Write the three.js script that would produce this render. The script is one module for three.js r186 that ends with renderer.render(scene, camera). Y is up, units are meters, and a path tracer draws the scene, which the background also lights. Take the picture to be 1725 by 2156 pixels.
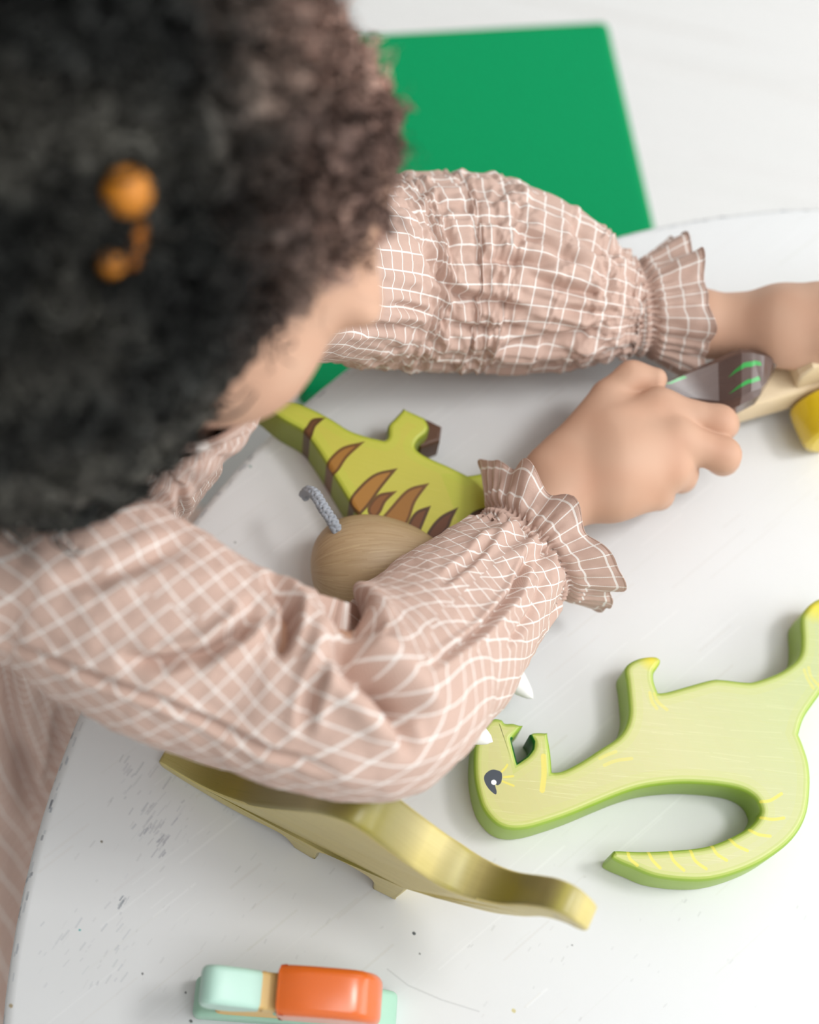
import * as THREE from 'three';
import { mergeGeometries, mergeVertices, toCreasedNormals } from 'three/addons/utils/BufferGeometryUtils.js';
import { RoundedBoxGeometry } from 'three/addons/geometries/RoundedBoxGeometry.js';
import { ImprovedNoise } from 'three/addons/math/ImprovedNoise.js';
import { RectAreaLightUniformsLib } from 'three/addons/lights/RectAreaLightUniformsLib.js';

// ---------------------------------------------------------------- camera, light, exposure
const V = (x, y, z) => new THREE.Vector3(x, y, z);
const scene = new THREE.Scene();
const TY = 0.5, CH = 0.85;                                   // table top height, camera height above it
const RX = V(0.97651375, 0.08692519, -0.19714184), UY = V(-0.21545509, 0.39397373, -0.89351206), BZ = V(0, 0.91500203, 0.40344924);
const FPX = 3500, CX = 862.5, CY = 1078;
const EYE = V(0, TY + CH, 0);
const camera = new THREE.PerspectiveCamera(2 * Math.atan(CY / FPX) * 180 / Math.PI, 1725 / 2156, 0.05, 30);
camera.position.copy(EYE);
camera.quaternion.setFromRotationMatrix(new THREE.Matrix4().makeBasis(RX, UY, BZ));
camera.focus = 0.835; camera.userData.fStop = 3.2;
scene.add(camera);
const KEY = 138, FILL = 20, DAY = 15;
RectAreaLightUniformsLib.init();
const renderer = new THREE.WebGLRenderer({ antialias: true });
renderer.toneMapping = THREE.LinearToneMapping;
renderer.toneMappingExposure = 0.163;
renderer.shadowMap.enabled = true;
scene.background = new THREE.Color(0.6, 0.65, 0.7);

// ---------------------------------------------------------------- helpers
// a place on the plane h metres above the table top, given in the picture frame used for surveying the photograph
function at(px, py, h = 0) {
  const d = V(0, 0, 0).addScaledVector(RX, px - CX).addScaledVector(UY, -(py - CY)).addScaledVector(BZ, -FPX);
  const t = (h - CH) / d.y;
  return V(d.x * t, TY + h, d.z * t);
}
function proj(p) {
  const q = p.clone().sub(EYE);
  const x = q.dot(RX), y = q.dot(UY), z = q.dot(BZ);
  return [CX + FPX * x / -z, CY - FPX * y / -z];
}
let seed = 7;
const rnd = () => { seed = (seed * 1664525 + 1013904223) >>> 0; return seed / 4294967296; };
const rr = (a, b) => a + (b - a) * rnd();
const noise = new ImprovedNoise();
const nz = (x, y, z) => noise.noise(x, y, z);
const clamp = (x, a, b) => Math.min(b, Math.max(a, x));
const sstep = (a, b, x) => { const t = clamp((x - a) / (b - a), 0, 1); return t * t * (3 - 2 * t); };
const lerp = (a, b, t) => a + (b - a) * t;
const used = {};
function numbered(name) { const n = used[name] = (used[name] ?? -1) + 1; return n ? name + '_' + String(n).padStart(3, '0') : name; }
function mesh(name, geo, mat, parent = scene) {
  const m = new THREE.Mesh(geo, mat);
  m.name = parent === scene ? numbered(name) : name;
  m.castShadow = m.receiveShadow = true; parent.add(m);
  return m;
}
function thing(name, label, category, pos) {
  const g = new THREE.Group(); g.name = numbered(name); g.position.copy(pos); g.userData = { label, category };
  scene.add(g); return g;
}
// creased normals worked out in millimetres, the library compares places no finer than a hundredth
function creased(g, angle) { g.scale(1000, 1000, 1000); const r = toCreasedNormals(g, angle); r.scale(0.001, 0.001, 0.001); return r; }
// mesh whose geometry was made in world coordinates, put under a group that stands elsewhere
function part(name, geo, mat, parent, root) {
  const p = root ?? parent; geo.translate(-p.position.x, -p.position.y, -p.position.z);
  return mesh(name, geo, mat, parent);
}
function structure(name, geo, mat) { const m = mesh(name, geo, mat); m.userData.kind = 'structure'; return m; }
const box = (x0, y0, z0, x1, y1, z1) => { const g = new THREE.BoxGeometry(x1 - x0, y1 - y0, z1 - z0); g.translate((x0 + x1) / 2, (y0 + y1) / 2, (z0 + z1) / 2); return g; };
function canvasTex(w, h, draw, srgb = true) {
  const c = document.createElement('canvas'); c.width = w; c.height = h;
  draw(c.getContext('2d'), w, h);
  const t = new THREE.CanvasTexture(c);
  if (srgb) t.colorSpace = THREE.SRGBColorSpace;
  t.wrapS = t.wrapT = THREE.RepeatWrapping; t.magFilter = THREE.LinearFilter;
  return t;
}
const M = (color, roughness = 0.6, o = {}) => new THREE.MeshPhysicalMaterial({ color, roughness, ...o });

// smooth curve through points; a third entry of 1 marks a sharp corner
function smoothLoop(pts, per = 6) {
  const n = pts.length, out = [];
  for (let i = 0; i < n; i++) {
    const p1 = pts[i], p2 = pts[(i + 1) % n];
    const p0 = p1[2] ? p1 : pts[(i - 1 + n) % n], p3 = p2[2] ? p2 : pts[(i + 2) % n];
    for (let k = 0; k < per; k++) {
      const t = k / per, t2 = t * t, t3 = t2 * t;
      out.push([0, 1].map((c) => 0.5 * (2 * p1[c] + (p2[c] - p0[c]) * t + (2 * p0[c] - 5 * p1[c] + 4 * p2[c] - p3[c]) * t2 + (3 * p1[c] - p0[c] - 3 * p2[c] + p3[c]) * t3)));
    }
  }
  return out;
}
function smoothOpen(pts, per = 6) { const c = new THREE.SplineCurve(pts.map(([x, y]) => new THREE.Vector2(x, y))); return c.getPoints(per * pts.length).map((p) => [p.x, p.y]); }
// slab lying on the table: outline in survey pixels at height T, walls down to the table, rounded edges
function slab(outlinePx, T, base, bevel, per = 6) {
  let w = smoothLoop(outlinePx, per).map(([x, y]) => at(x, y, T)).map((p) => [p.x, p.z]);
  w = w.filter((p, i) => Math.hypot(p[0] - w[(i + 1) % w.length][0], p[1] - w[(i + 1) % w.length][1]) > 1e-5);
  const n = w.length;
  let area = 0; for (let i = 0; i < n; i++) { const a = w[i], b = w[(i + 1) % n]; area += a[0] * b[1] - b[0] * a[1]; }
  if (area < 0) w.reverse();
  const inw = [], dep = [];
  for (let i = 0; i < n; i++) {
    const a = w[(i - 1 + n) % n], b = w[(i + 1) % n], l = Math.hypot(b[0] - a[0], b[1] - a[1]) || 1;
    inw.push([-(b[1] - a[1]) / l, (b[0] - a[0]) / l]);
    let e = bevel;                                                          // set the top rim back no further than the outline leaves room for
    for (let tries = 0; tries < 14; tries++) {
      const ox = w[i][0] + inw[i][0] * e, oz = w[i][1] + inw[i][1] * e; let near = 1;
      for (let k = 0; k < n; k++) near = Math.min(near, Math.hypot(w[k][0] - ox, w[k][1] - oz));
      if (near > 0.9 * e) break;
      e *= 0.8;
    }
    dep.push(e);
  }
  const soft = dep.map((_, i) => { let m = 0; for (let k = -4; k <= 4; k++) m += dep[(i + k + n) % n]; return Math.min(dep[i], m / 9); });
  const rings = [[1, 0], [0.62, 0.08], [0.29, 0.29], [0.08, 0.62], [0, 1]], pos = [], idx = [];
  const put = (k, y) => { for (let i = 0; i < n; i++) pos.push(w[i][0] + inw[i][0] * soft[i] * k, y, w[i][1] + inw[i][1] * soft[i] * k); };
  for (const [k, v] of rings) put(k, TY + T - v * bevel);
  for (const [k, v] of rings.slice().reverse()) put(k * 0.6, TY + base + v * bevel * 0.6);
  const R = rings.length * 2;
  for (let r = 0; r < R - 1; r++) for (let i = 0; i < n; i++) { const a = r * n + i, b = r * n + (i + 1) % n; idx.push(a, b, a + n, b, b + n, a + n); }
  const tri = (o) => THREE.ShapeUtils.triangulateShape(Array.from({ length: n }, (_, i) => new THREE.Vector2(pos[3 * (o + i)], pos[3 * (o + i) + 2])), []);
  for (const [a, b, c] of tri(0)) idx.push(a, c, b);
  for (const [a, b, c] of tri((R - 1) * n)) { const o = (R - 1) * n; idx.push(o + a, o + b, o + c); }
  const g = new THREE.BufferGeometry(); g.setAttribute('position', new THREE.Float32BufferAttribute(pos, 3)); g.setIndex(idx);
  return flatFaces(creased(g, 0.75), 'y', 0.999);
}
// faces that lie square to an axis keep one plain normal, so that the rounding beside them does not shade them
function flatFaces(g, axis, lim) {
  const p = g.attributes.position, nr = g.attributes.normal, a = V(0, 0, 0), b = V(0, 0, 0), c = V(0, 0, 0);
  for (let i = 0; i < p.count; i += 3) {
    a.fromBufferAttribute(p, i); b.fromBufferAttribute(p, i + 1); c.fromBufferAttribute(p, i + 2);
    const f = b.sub(a).cross(c.sub(a)).normalize();
    if (Math.abs(f[axis]) > lim) for (let k = 0; k < 3; k++) nr.setXYZ(i + k, f.x, f.y, f.z);
  }
  return g;
}
function deleteUV(g) { g.deleteAttribute('uv'); g.deleteAttribute('normal'); return g; }
// uv over a patch of the table plane: [x0, z0, size]
function planarUV(geo, x0, z0, s) {
  const p = geo.attributes.position, uv = new Float32Array(p.count * 2);
  for (let i = 0; i < p.count; i++) { uv[2 * i] = (p.getX(i) - x0) / s; uv[2 * i + 1] = 1 - (p.getZ(i) - z0) / s; }
  geo.setAttribute('uv', new THREE.BufferAttribute(uv, 2));
}

// naive surface nets over a signed distance function
function surfaceNets(f, lo, hi, cell) {
  const n = [0, 1, 2].map((c) => Math.ceil((hi[c] - lo[c]) / cell) + 1), [nx, ny, nzz] = n;
  const val = new Float32Array(nx * ny * nzz);
  for (let k = 0, i = 0; k < nzz; k++) for (let j = 0; j < ny; j++) for (let x = 0; x < nx; x++, i++) val[i] = f(lo[0] + x * cell, lo[1] + j * cell, lo[2] + k * cell);
  const id = new Int32Array(nx * ny * nzz).fill(-1), pos = [], idx = [];
  const E = [[0, 1], [2, 3], [4, 5], [6, 7], [0, 2], [1, 3], [4, 6], [5, 7], [0, 4], [1, 5], [2, 6], [3, 7]];
  const off = [0, 1, nx, nx + 1, nx * ny, nx * ny + 1, nx * ny + nx, nx * ny + nx + 1];
  for (let k = 0; k < nzz - 1; k++) for (let j = 0; j < ny - 1; j++) for (let x = 0; x < nx - 1; x++) {
    const b = x + nx * (j + ny * k); let inside = 0;
    for (let c = 0; c < 8; c++) if (val[b + off[c]] < 0) inside++;
    if (inside === 0 || inside === 8) continue;
    let sx = 0, sy = 0, sz = 0, m = 0;
    for (const [a, c] of E) {
      const va = val[b + off[a]], vc = val[b + off[c]];
      if ((va < 0) === (vc < 0)) continue;
      const t = va / (va - vc);
      sx += (a & 1) + ((c & 1) - (a & 1)) * t; sy += ((a >> 1) & 1) + (((c >> 1) & 1) - ((a >> 1) & 1)) * t; sz += (a >> 2) + ((c >> 2) - (a >> 2)) * t; m++;
    }
    id[b] = pos.length / 3;
    pos.push(lo[0] + (x + sx / m) * cell, lo[1] + (j + sy / m) * cell, lo[2] + (k + sz / m) * cell);
  }
  const quad = (a, b, c, d, flip) => { if (a < 0 || b < 0 || c < 0 || d < 0) return; if (flip) idx.push(a, c, b, a, d, c); else idx.push(a, b, c, a, c, d); };
  for (let k = 1; k < nzz - 1; k++) for (let j = 1; j < ny - 1; j++) for (let x = 1; x < nx - 1; x++) {
    const b = x + nx * (j + ny * k), s = val[b] < 0;
    if (s !== (val[b + 1] < 0)) quad(id[b - nx - nx * ny], id[b - nx * ny], id[b], id[b - nx], !s);
    if (s !== (val[b + nx] < 0)) quad(id[b - 1 - nx * ny], id[b - 1], id[b], id[b - nx * ny], !s);
    if (s !== (val[b + nx * ny] < 0)) quad(id[b - 1 - nx], id[b - nx], id[b], id[b - 1], !s);
  }
  const P = new Float32Array(pos), N = new Float32Array(pos.length), e = cell * 0.5;
  for (let i = 0; i < P.length; i += 3) {
    const [x, y, z] = [P[i], P[i + 1], P[i + 2]];
    const g = V(f(x + e, y, z) - f(x - e, y, z), f(x, y + e, z) - f(x, y - e, z), f(x, y, z + e) - f(x, y, z - e)).normalize();
    N[i] = g.x; N[i + 1] = g.y; N[i + 2] = g.z;
  }
  const geo = new THREE.BufferGeometry();
  geo.setAttribute('position', new THREE.BufferAttribute(P, 3)); geo.setAttribute('normal', new THREE.BufferAttribute(N, 3)); geo.setIndex(idx);
  return geo;
}
const smin = (a, b, k) => { const h = Math.max(k - Math.abs(a - b), 0) / k; return Math.min(a, b) - h * h * k * 0.25; };
// tapered capsule
function cap(x, y, z, a, b, ra, rb) {
  const bx = b.x - a.x, by = b.y - a.y, bz = b.z - a.z, px = x - a.x, py = y - a.y, pz = z - a.z;
  const t = clamp((px * bx + py * by + pz * bz) / (bx * bx + by * by + bz * bz + 1e-12), 0, 1);
  return Math.hypot(px - bx * t, py - by * t, pz - bz * t) - (ra + (rb - ra) * t);
}
const ell = (x, y, z, cx, cy, cz, rx, ry, rz) => (Math.hypot((x - cx) / rx, (y - cy) / ry, (z - cz) / rz) - 1) * Math.min(rx, ry, rz);

// ---------------------------------------------------------------- materials
const woodNoise = (ctx, w, h, n, col, a, len, ang) => {
  for (let i = 0; i < n; i++) {
    const x = rnd() * w, y = rnd() * h, l = len * rr(0.4, 1.4), t = ang + rr(-0.06, 0.06);
    ctx.strokeStyle = col; ctx.globalAlpha = a * rr(0.2, 1); ctx.lineWidth = rr(0.6, 2.2);
    ctx.beginPath(); ctx.moveTo(x, y); ctx.lineTo(x + Math.cos(t) * l, y + Math.sin(t) * l); ctx.stroke();
  }
  ctx.globalAlpha = 1;
};
// checked dress cloth: 4 x 4 cells of 9.5 mm
const CELL = 0.0096;
function drawCloth(ctx, w, h, base, line, weave) {
  ctx.fillStyle = base; ctx.fillRect(0, 0, w, h);
  const c = w / 4, th = c / 26;
  for (let y = 0; y < 104; y++) for (let x = 0; x < 104; x++) {
    ctx.fillStyle = (x + y) & 1 ? '#fff' : '#5a3626'; ctx.globalAlpha = weave * (0.5 + 0.5 * rnd());
    ctx.fillRect(x * th, y * th, th, th);
  }
  for (let k = 0; k < 4; k++) for (let s = 0; s < 104; s++) {
    ctx.fillStyle = line; ctx.globalAlpha = s & 1 ? 0.95 : 0.72;
    const o = k * c + c / 2 - th * 1.15 + rr(-0.5, 0.5);
    ctx.fillRect(o, s * th, th * 2.3, th); ctx.fillRect(s * th, o, th, th * 2.3);
  }
  ctx.globalAlpha = 1;
}
const clothMap = canvasTex(1024, 1024, (c, w, h) => drawCloth(c, w, h, '#ceae9f', '#f7f3ee', 0.10));
const clothBump = canvasTex(1024, 1024, (c, w, h) => drawCloth(c, w, h, '#777', '#ddd', 0.35), false);
const CLOTH = new THREE.MeshPhysicalMaterial({ map: clothMap, bumpMap: clothBump, bumpScale: 0.00025, roughness: 0.92, sheen: 0.25, sheenRoughness: 0.6, sheenColor: new THREE.Color(0.9, 0.75, 0.68), side: THREE.DoubleSide });
const SK = [0.625, 0.375, 0.26];
const SKIN = new THREE.MeshPhysicalMaterial({ color: 0xffffff, vertexColors: true, roughness: 0.52, specularIntensity: 0.5, sheen: 0.15, sheenRoughness: 0.5, sheenColor: new THREE.Color(0.9, 0.6, 0.45) });
const HAIR = new THREE.MeshPhysicalMaterial({ color: 0xffffff, vertexColors: true, roughness: 0.62, specularIntensity: 0.5 });

// ---------------------------------------------------------------- the room
const white = M(0xf0f0ef, 0.75);
const floorMat = M(0xe9e7e5, 0.55, { map: canvasTex(512, 512, (c, w, h) => { c.fillStyle = '#fff'; c.fillRect(0, 0, w, h); woodNoise(c, w, h, 600, '#dedad5', 0.12, 90, 0); }) });
floorMat.map.repeat.set(3, 3);
const X0 = -2.8, X1 = 2.7, Z0 = -2.5, Z1 = 1.9, CEIL = 3.6, TH = 0.12;
structure('floor', box(X0 - TH, -TH, Z0 - TH, X1 + TH, 0, Z1 + TH), floorMat);
structure('wall_left', box(X0 - TH, 0, Z0 - TH, X0, CEIL, Z1 + TH), M(0x6d655f, 0.8));
const WY0 = 0.9, WY1 = 2.6, WZ0 = -1.8, WZ1 = 0.6;                            // window opening in the right wall
structure('wall_right', mergeGeometries([box(X1, 0, Z0 - TH, X1 + TH, WY0, Z1 + TH), box(X1, WY1, Z0 - TH, X1 + TH, CEIL, Z1 + TH), box(X1, WY0, Z0 - TH, X1 + TH, WY1, WZ0), box(X1, WY0, WZ1, X1 + TH, WY1, Z1 + TH)]), white);
{
  const win = new THREE.Group(); win.name = 'window_1'; win.userData.kind = 'structure'; win.position.set(X1, WY0, (WZ0 + WZ1) / 2); scene.add(win);
  const h = WY1 - WY0, w = WZ1 - WZ0, m = (WZ0 + WZ1) / 2, b = 0.05;
  mesh('window_frame', mergeGeometries([box(0.02, 0, -w / 2, 0.08, b, w / 2), box(0.02, h - b, -w / 2, 0.08, h, w / 2), box(0.02, b, -w / 2, 0.08, h - b, -w / 2 + b), box(0.02, b, w / 2 - b, 0.08, h - b, w / 2), box(0.02, b, -b / 2, 0.08, h - b, b / 2)]), white, win);
  for (const s of [-1, 1]) mesh('pane', box(0.045, b, s > 0 ? b / 2 : -w / 2 + b, 0.055, h - b, s > 0 ? w / 2 - b : -b / 2), new THREE.MeshPhysicalMaterial({ color: 0xffffff, roughness: 0.6, emissive: new THREE.Color(0.93, 0.97, 1), emissiveIntensity: Math.min(DAY, 4) }), win);
  const day = new THREE.RectAreaLight(new THREE.Color(0.94, 0.975, 1), DAY, w - 2 * b, h - 2 * b);
  day.position.set(X1 + 0.012, (WY0 + WY1) / 2, m); day.lookAt(0, (WY0 + WY1) / 2, m); day.castShadow = true; scene.add(day);
}
structure('wall_back', box(X0, 0, Z0 - TH, X1, CEIL, Z0), white);
structure('wall_front', box(X0, 0, Z1, X1, CEIL, Z1 + TH), white);
structure('ceiling', box(X0 - TH, CEIL, Z0 - TH, X1 + TH, CEIL + TH, Z1 + TH), white);
for (const [side, g] of [['left', box(X0, 0, Z0, X0 + 0.015, 0.08, Z1)], ['right', box(X1 - 0.015, 0, Z0, X1, 0.08, Z1)], ['back', box(X0, 0, Z0, X1, 0.08, Z0 + 0.015)]]) structure('baseboard_' + side, g, white);

// flat ceiling lamps: a bright one up to the right and a broad one added as fill light
function ceilingLamp(label, x, z, w, d, intensity, color) {
  const g = thing('ceiling_light', label, 'light', V(x, CEIL, z));
  const fr = mergeGeometries([box(-w / 2 - 0.03, -0.03, -d / 2 - 0.03, w / 2 + 0.03, 0, -d / 2), box(-w / 2 - 0.03, -0.03, d / 2, w / 2 + 0.03, 0, d / 2 + 0.03), box(-w / 2 - 0.03, -0.03, -d / 2, -w / 2, 0, d / 2), box(w / 2, -0.03, -d / 2, w / 2 + 0.03, 0, d / 2)]);
  mesh('frame', fr, white, g);
  mesh('diffuser', box(-w / 2, -0.02, -d / 2, w / 2, -0.005, d / 2), M(0xffffff, 0.5, { emissive: new THREE.Color(...color), emissiveIntensity: Math.min(intensity, 4) }), g);
  const l = new THREE.RectAreaLight(new THREE.Color(...color), intensity, w, d);
  l.position.set(x, CEIL - 0.034, z); l.lookAt(x, 0, z); l.castShadow = true; scene.add(l);
}
ceilingLamp('bright square flat ceiling lamp above and to the right of the table', 1.75, -0.75, 0.74, 0.74, KEY, [1, 1, 0.995]);
ceilingLamp('broad soft fill lamp added on the ceiling near the window wall', 1.15, 0.35, 1.4, 1.4, FILL, [0.93, 0.98, 1]);

// ---------------------------------------------------------------- round table
const TC = V(0.3453, 0, -0.1639), TR = 0.495;
{
  const g = thing('round_table', 'round white painted wooden table with scuffed top and worn rim', 'table', V(TC.x, 0, TC.z));
  const prof = [[0, -0.024], [TR - 0.006, -0.024], [TR - 0.002, -0.022], [TR, -0.018], [TR, -0.006], [TR - 0.0015, -0.0025], [TR - 0.006, 0], [0, 0]].map(([x, y]) => new THREE.Vector2(x, TY + y));
  const top = creased(new THREE.LatheGeometry(prof, 180), 0.7);
  const p = top.attributes.position, uv = top.attributes.uv;
  for (let i = 0; i < p.count; i++) uv.setXY(i, (p.getX(i) + 0.5), 1 - (p.getZ(i) + 0.5));
  const S = 2048, toC = (px, py) => { const q = at(px, py, 0); return [(q.x - TC.x + 0.5) * S, (q.z - TC.z + 0.5) * S]; };
  const map = canvasTex(S, S, (c) => {
    c.fillStyle = '#efefef'; c.fillRect(0, 0, S, S);
    for (let i = 0; i < 1400; i++) {                                   // brush marks of the paint, all one way
      const [x, y] = [rnd() * S, rnd() * S], l = rr(20, 120);
      c.strokeStyle = rnd() < 0.5 ? '#ffffff' : '#e2dfda'; c.globalAlpha = rr(0.05, 0.35); c.lineWidth = rr(1, 3);
      c.beginPath(); c.moveTo(x, y); c.lineTo(x + l * 0.62, y - l * 0.78); c.stroke();
    }
    const scratch = (x0, y0, x1, y1, n, col, a, lmin, lmax) => {
      for (let i = 0; i < n; i++) {
        const x = rr(x0, x1), y = rr(y0, y1), l = rr(lmin, lmax), [ax, ay] = toC(x, y), [bx, by] = toC(x + l * 0.6 + rr(-2, 2), y - l * 0.8 + rr(-2, 2));
        c.strokeStyle = col; c.globalAlpha = a * rr(0.2, 1); c.lineWidth = rr(0.8, 2.2);
        c.beginPath(); c.moveTo(ax, ay); c.lineTo(bx, by); c.stroke();
      }
    };
    scratch(240, 1600, 400, 1780, 55, '#8d8f98', 0.26, 8, 34);
    scratch(290, 1740, 345, 1810, 26, '#7d7f88', 0.36, 8, 26);
    scratch(240, 1885, 270, 1925, 6, '#666c78', 0.6, 8, 24);
    scratch(80, 1900, 260, 2100, 40, '#9b9ea6', 0.22, 6, 30);
    scratch(150, 1650, 700, 2100, 90, '#a7a7a8', 0.16, 4, 20);
    scratch(800, 1800, 1700, 2150, 50, '#b0afae', 0.25, 3, 14);
    for (const [x, y, r, col] of [[872, 1965, 3.2, '#2e3335'], [884, 2008, 1.8, '#6d6f6f'], [527, 982, 3, '#6f8f86'], [495, 1142, 2, '#70706a'], [1082, 2128, 4, '#d9c987'], [168, 1958, 2, '#3fa0a0'], [22, 2117, 4, '#b29a70'], [300, 2050, 2, '#555'], [402, 2150, 3, '#444'], [391, 2090, 2, '#555'], [214, 1772, 2.4, '#6c6458'], [1205, 1990, 1.8, '#888'], [1300, 1240, 1.6, '#aaa']]) {
      const [u, v] = toC(x, y); c.fillStyle = col; c.globalAlpha = 0.75; c.beginPath(); c.ellipse(u, v, r * 0.6, r * 0.45, 0.4, 0, 7); c.fill();
    }
    c.globalAlpha = 0.25; c.strokeStyle = '#9c9c9c'; c.lineWidth = 1.4;                 // long faint hair scratch
    c.beginPath(); [[815, 2040], [860, 2075], [930, 2105], [1010, 2130]].forEach((q, i) => { const [u, v] = toC(...q); i ? c.lineTo(u, v) : c.moveTo(u, v); }); c.stroke();
    for (let i = 0; i < 900; i++) {                                    // paint rubbed off the rim
      const a = rnd() * Math.PI * 2, r = (TR - Math.abs(rr(0, 0.004))) * S, l = rr(0.002, 0.012);
      c.strokeStyle = rnd() < 0.7 ? '#9aa0aa' : '#6f7178'; c.globalAlpha = rr(0.1, 0.6); c.lineWidth = rr(1, 2.5);
      c.beginPath(); c.arc(S / 2, S / 2, r, a, a + l); c.stroke();
    }
    c.globalAlpha = 1;
  });
  map.wrapS = map.wrapT = THREE.ClampToEdgeWrapping;
  mesh('table_top', top, M(0xffffff, 0.42, { map, specularIntensity: 0.4 }), g);
  const apron = new THREE.CylinderGeometry(0.36, 0.36, 0.06, 90, 1, true); apron.translate(0, TY - 0.054, 0);
  mesh('apron', apron, M(0xe9e8e4, 0.5, { side: THREE.DoubleSide }), g);
  for (let k = 0; k < 4; k++) {
    const a = k * Math.PI / 2 + 0.35, leg = new THREE.CylinderGeometry(0.024, 0.017, TY - 0.024, 20);
    leg.translate(Math.cos(a) * 0.33, (TY - 0.024) / 2, Math.sin(a) * 0.33); mesh('leg', leg, M(0xe9e8e4, 0.5), g);
  }
}

// ---------------------------------------------------------------- green stool behind the table
{
  const SH = TY - 0.2, tr = V(0.071, 0, -0.924), a = V(0.332, 0, 0.943), b = V(-0.943, 0, 0.332), L = 0.312, Wd = 0.286;
  const c = tr.clone().addScaledVector(a, L / 2).addScaledVector(b, Wd / 2);
  const g = thing('stool', 'low square stool with glossy bright green seat behind the table', 'stool', V(c.x, 0, c.z));
  g.rotation.y = Math.atan2(a.x, a.z);
  const green = M(0x00955a, 0.5, { specularIntensity: 0.25 });
  const seat = new RoundedBoxGeometry(Wd, 0.03, L, 4, 0.008); seat.translate(0, SH - 0.015, 0);
  mesh('seat', seat, green, g);
  const wood = M(0x7a5238, 0.6);
  for (const [w, d, x, z] of [[Wd - 0.05, 0.016, 0, L / 2 - 0.03], [Wd - 0.05, 0.016, 0, -L / 2 + 0.03], [0.016, L - 0.05, Wd / 2 - 0.03, 0], [0.016, L - 0.05, -Wd / 2 + 0.03, 0]]) {
    const r = new RoundedBoxGeometry(w, 0.045, d, 2, 0.004); r.translate(x, SH - 0.0525, z); mesh('rail', r, wood, g);
  }
  for (const sx of [-1, 1]) for (const sz of [-1, 1]) {
    const leg = new RoundedBoxGeometry(0.03, SH - 0.03, 0.03, 2, 0.005); leg.translate(sx * (Wd / 2 - 0.03), (SH - 0.03) / 2, sz * (L / 2 - 0.03)); mesh('leg', leg, wood, g);
  }
}
// ---------------------------------------------------------------- wooden toys on the table
const bez = (pts) => pts;
// canvas laid over a patch of the table plane, painted in survey pixels taken at height T
function paintPatch(outline, T, size, draw) {
  const w = smoothLoop(outline).map(([x, y]) => at(x, y, T));
  const x0 = Math.min(...w.map((p) => p.x)) - 0.01, z0 = Math.min(...w.map((p) => p.z)) - 0.01;
  const s = Math.max(Math.max(...w.map((p) => p.x)) - x0, Math.max(...w.map((p) => p.z)) - z0) + 0.01;
  const C = (x, y) => { const p = at(x, y, T); return [(p.x - x0) / s * size, (p.z - z0) / s * size]; };
  const map = canvasTex(size, size, (ctx) => {
    const path = (pts, close = true) => { ctx.beginPath(); pts.forEach((q, i) => { const [u, v] = C(q[0], q[1]); i ? ctx.lineTo(u, v) : ctx.moveTo(u, v); }); if (close) ctx.closePath(); };
    draw(ctx, path, C, size, size / s);
  });
  map.wrapS = map.wrapT = THREE.ClampToEdgeWrapping;
  return { map, x0, z0, s };
}
const z7 = (x, y, k) => [900 + x / 2.091, 1200 + y / 2.091, k];
const z5 = (x, y, k) => [500 + x / 1.917, 800 + y / 1.917, k];

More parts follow.
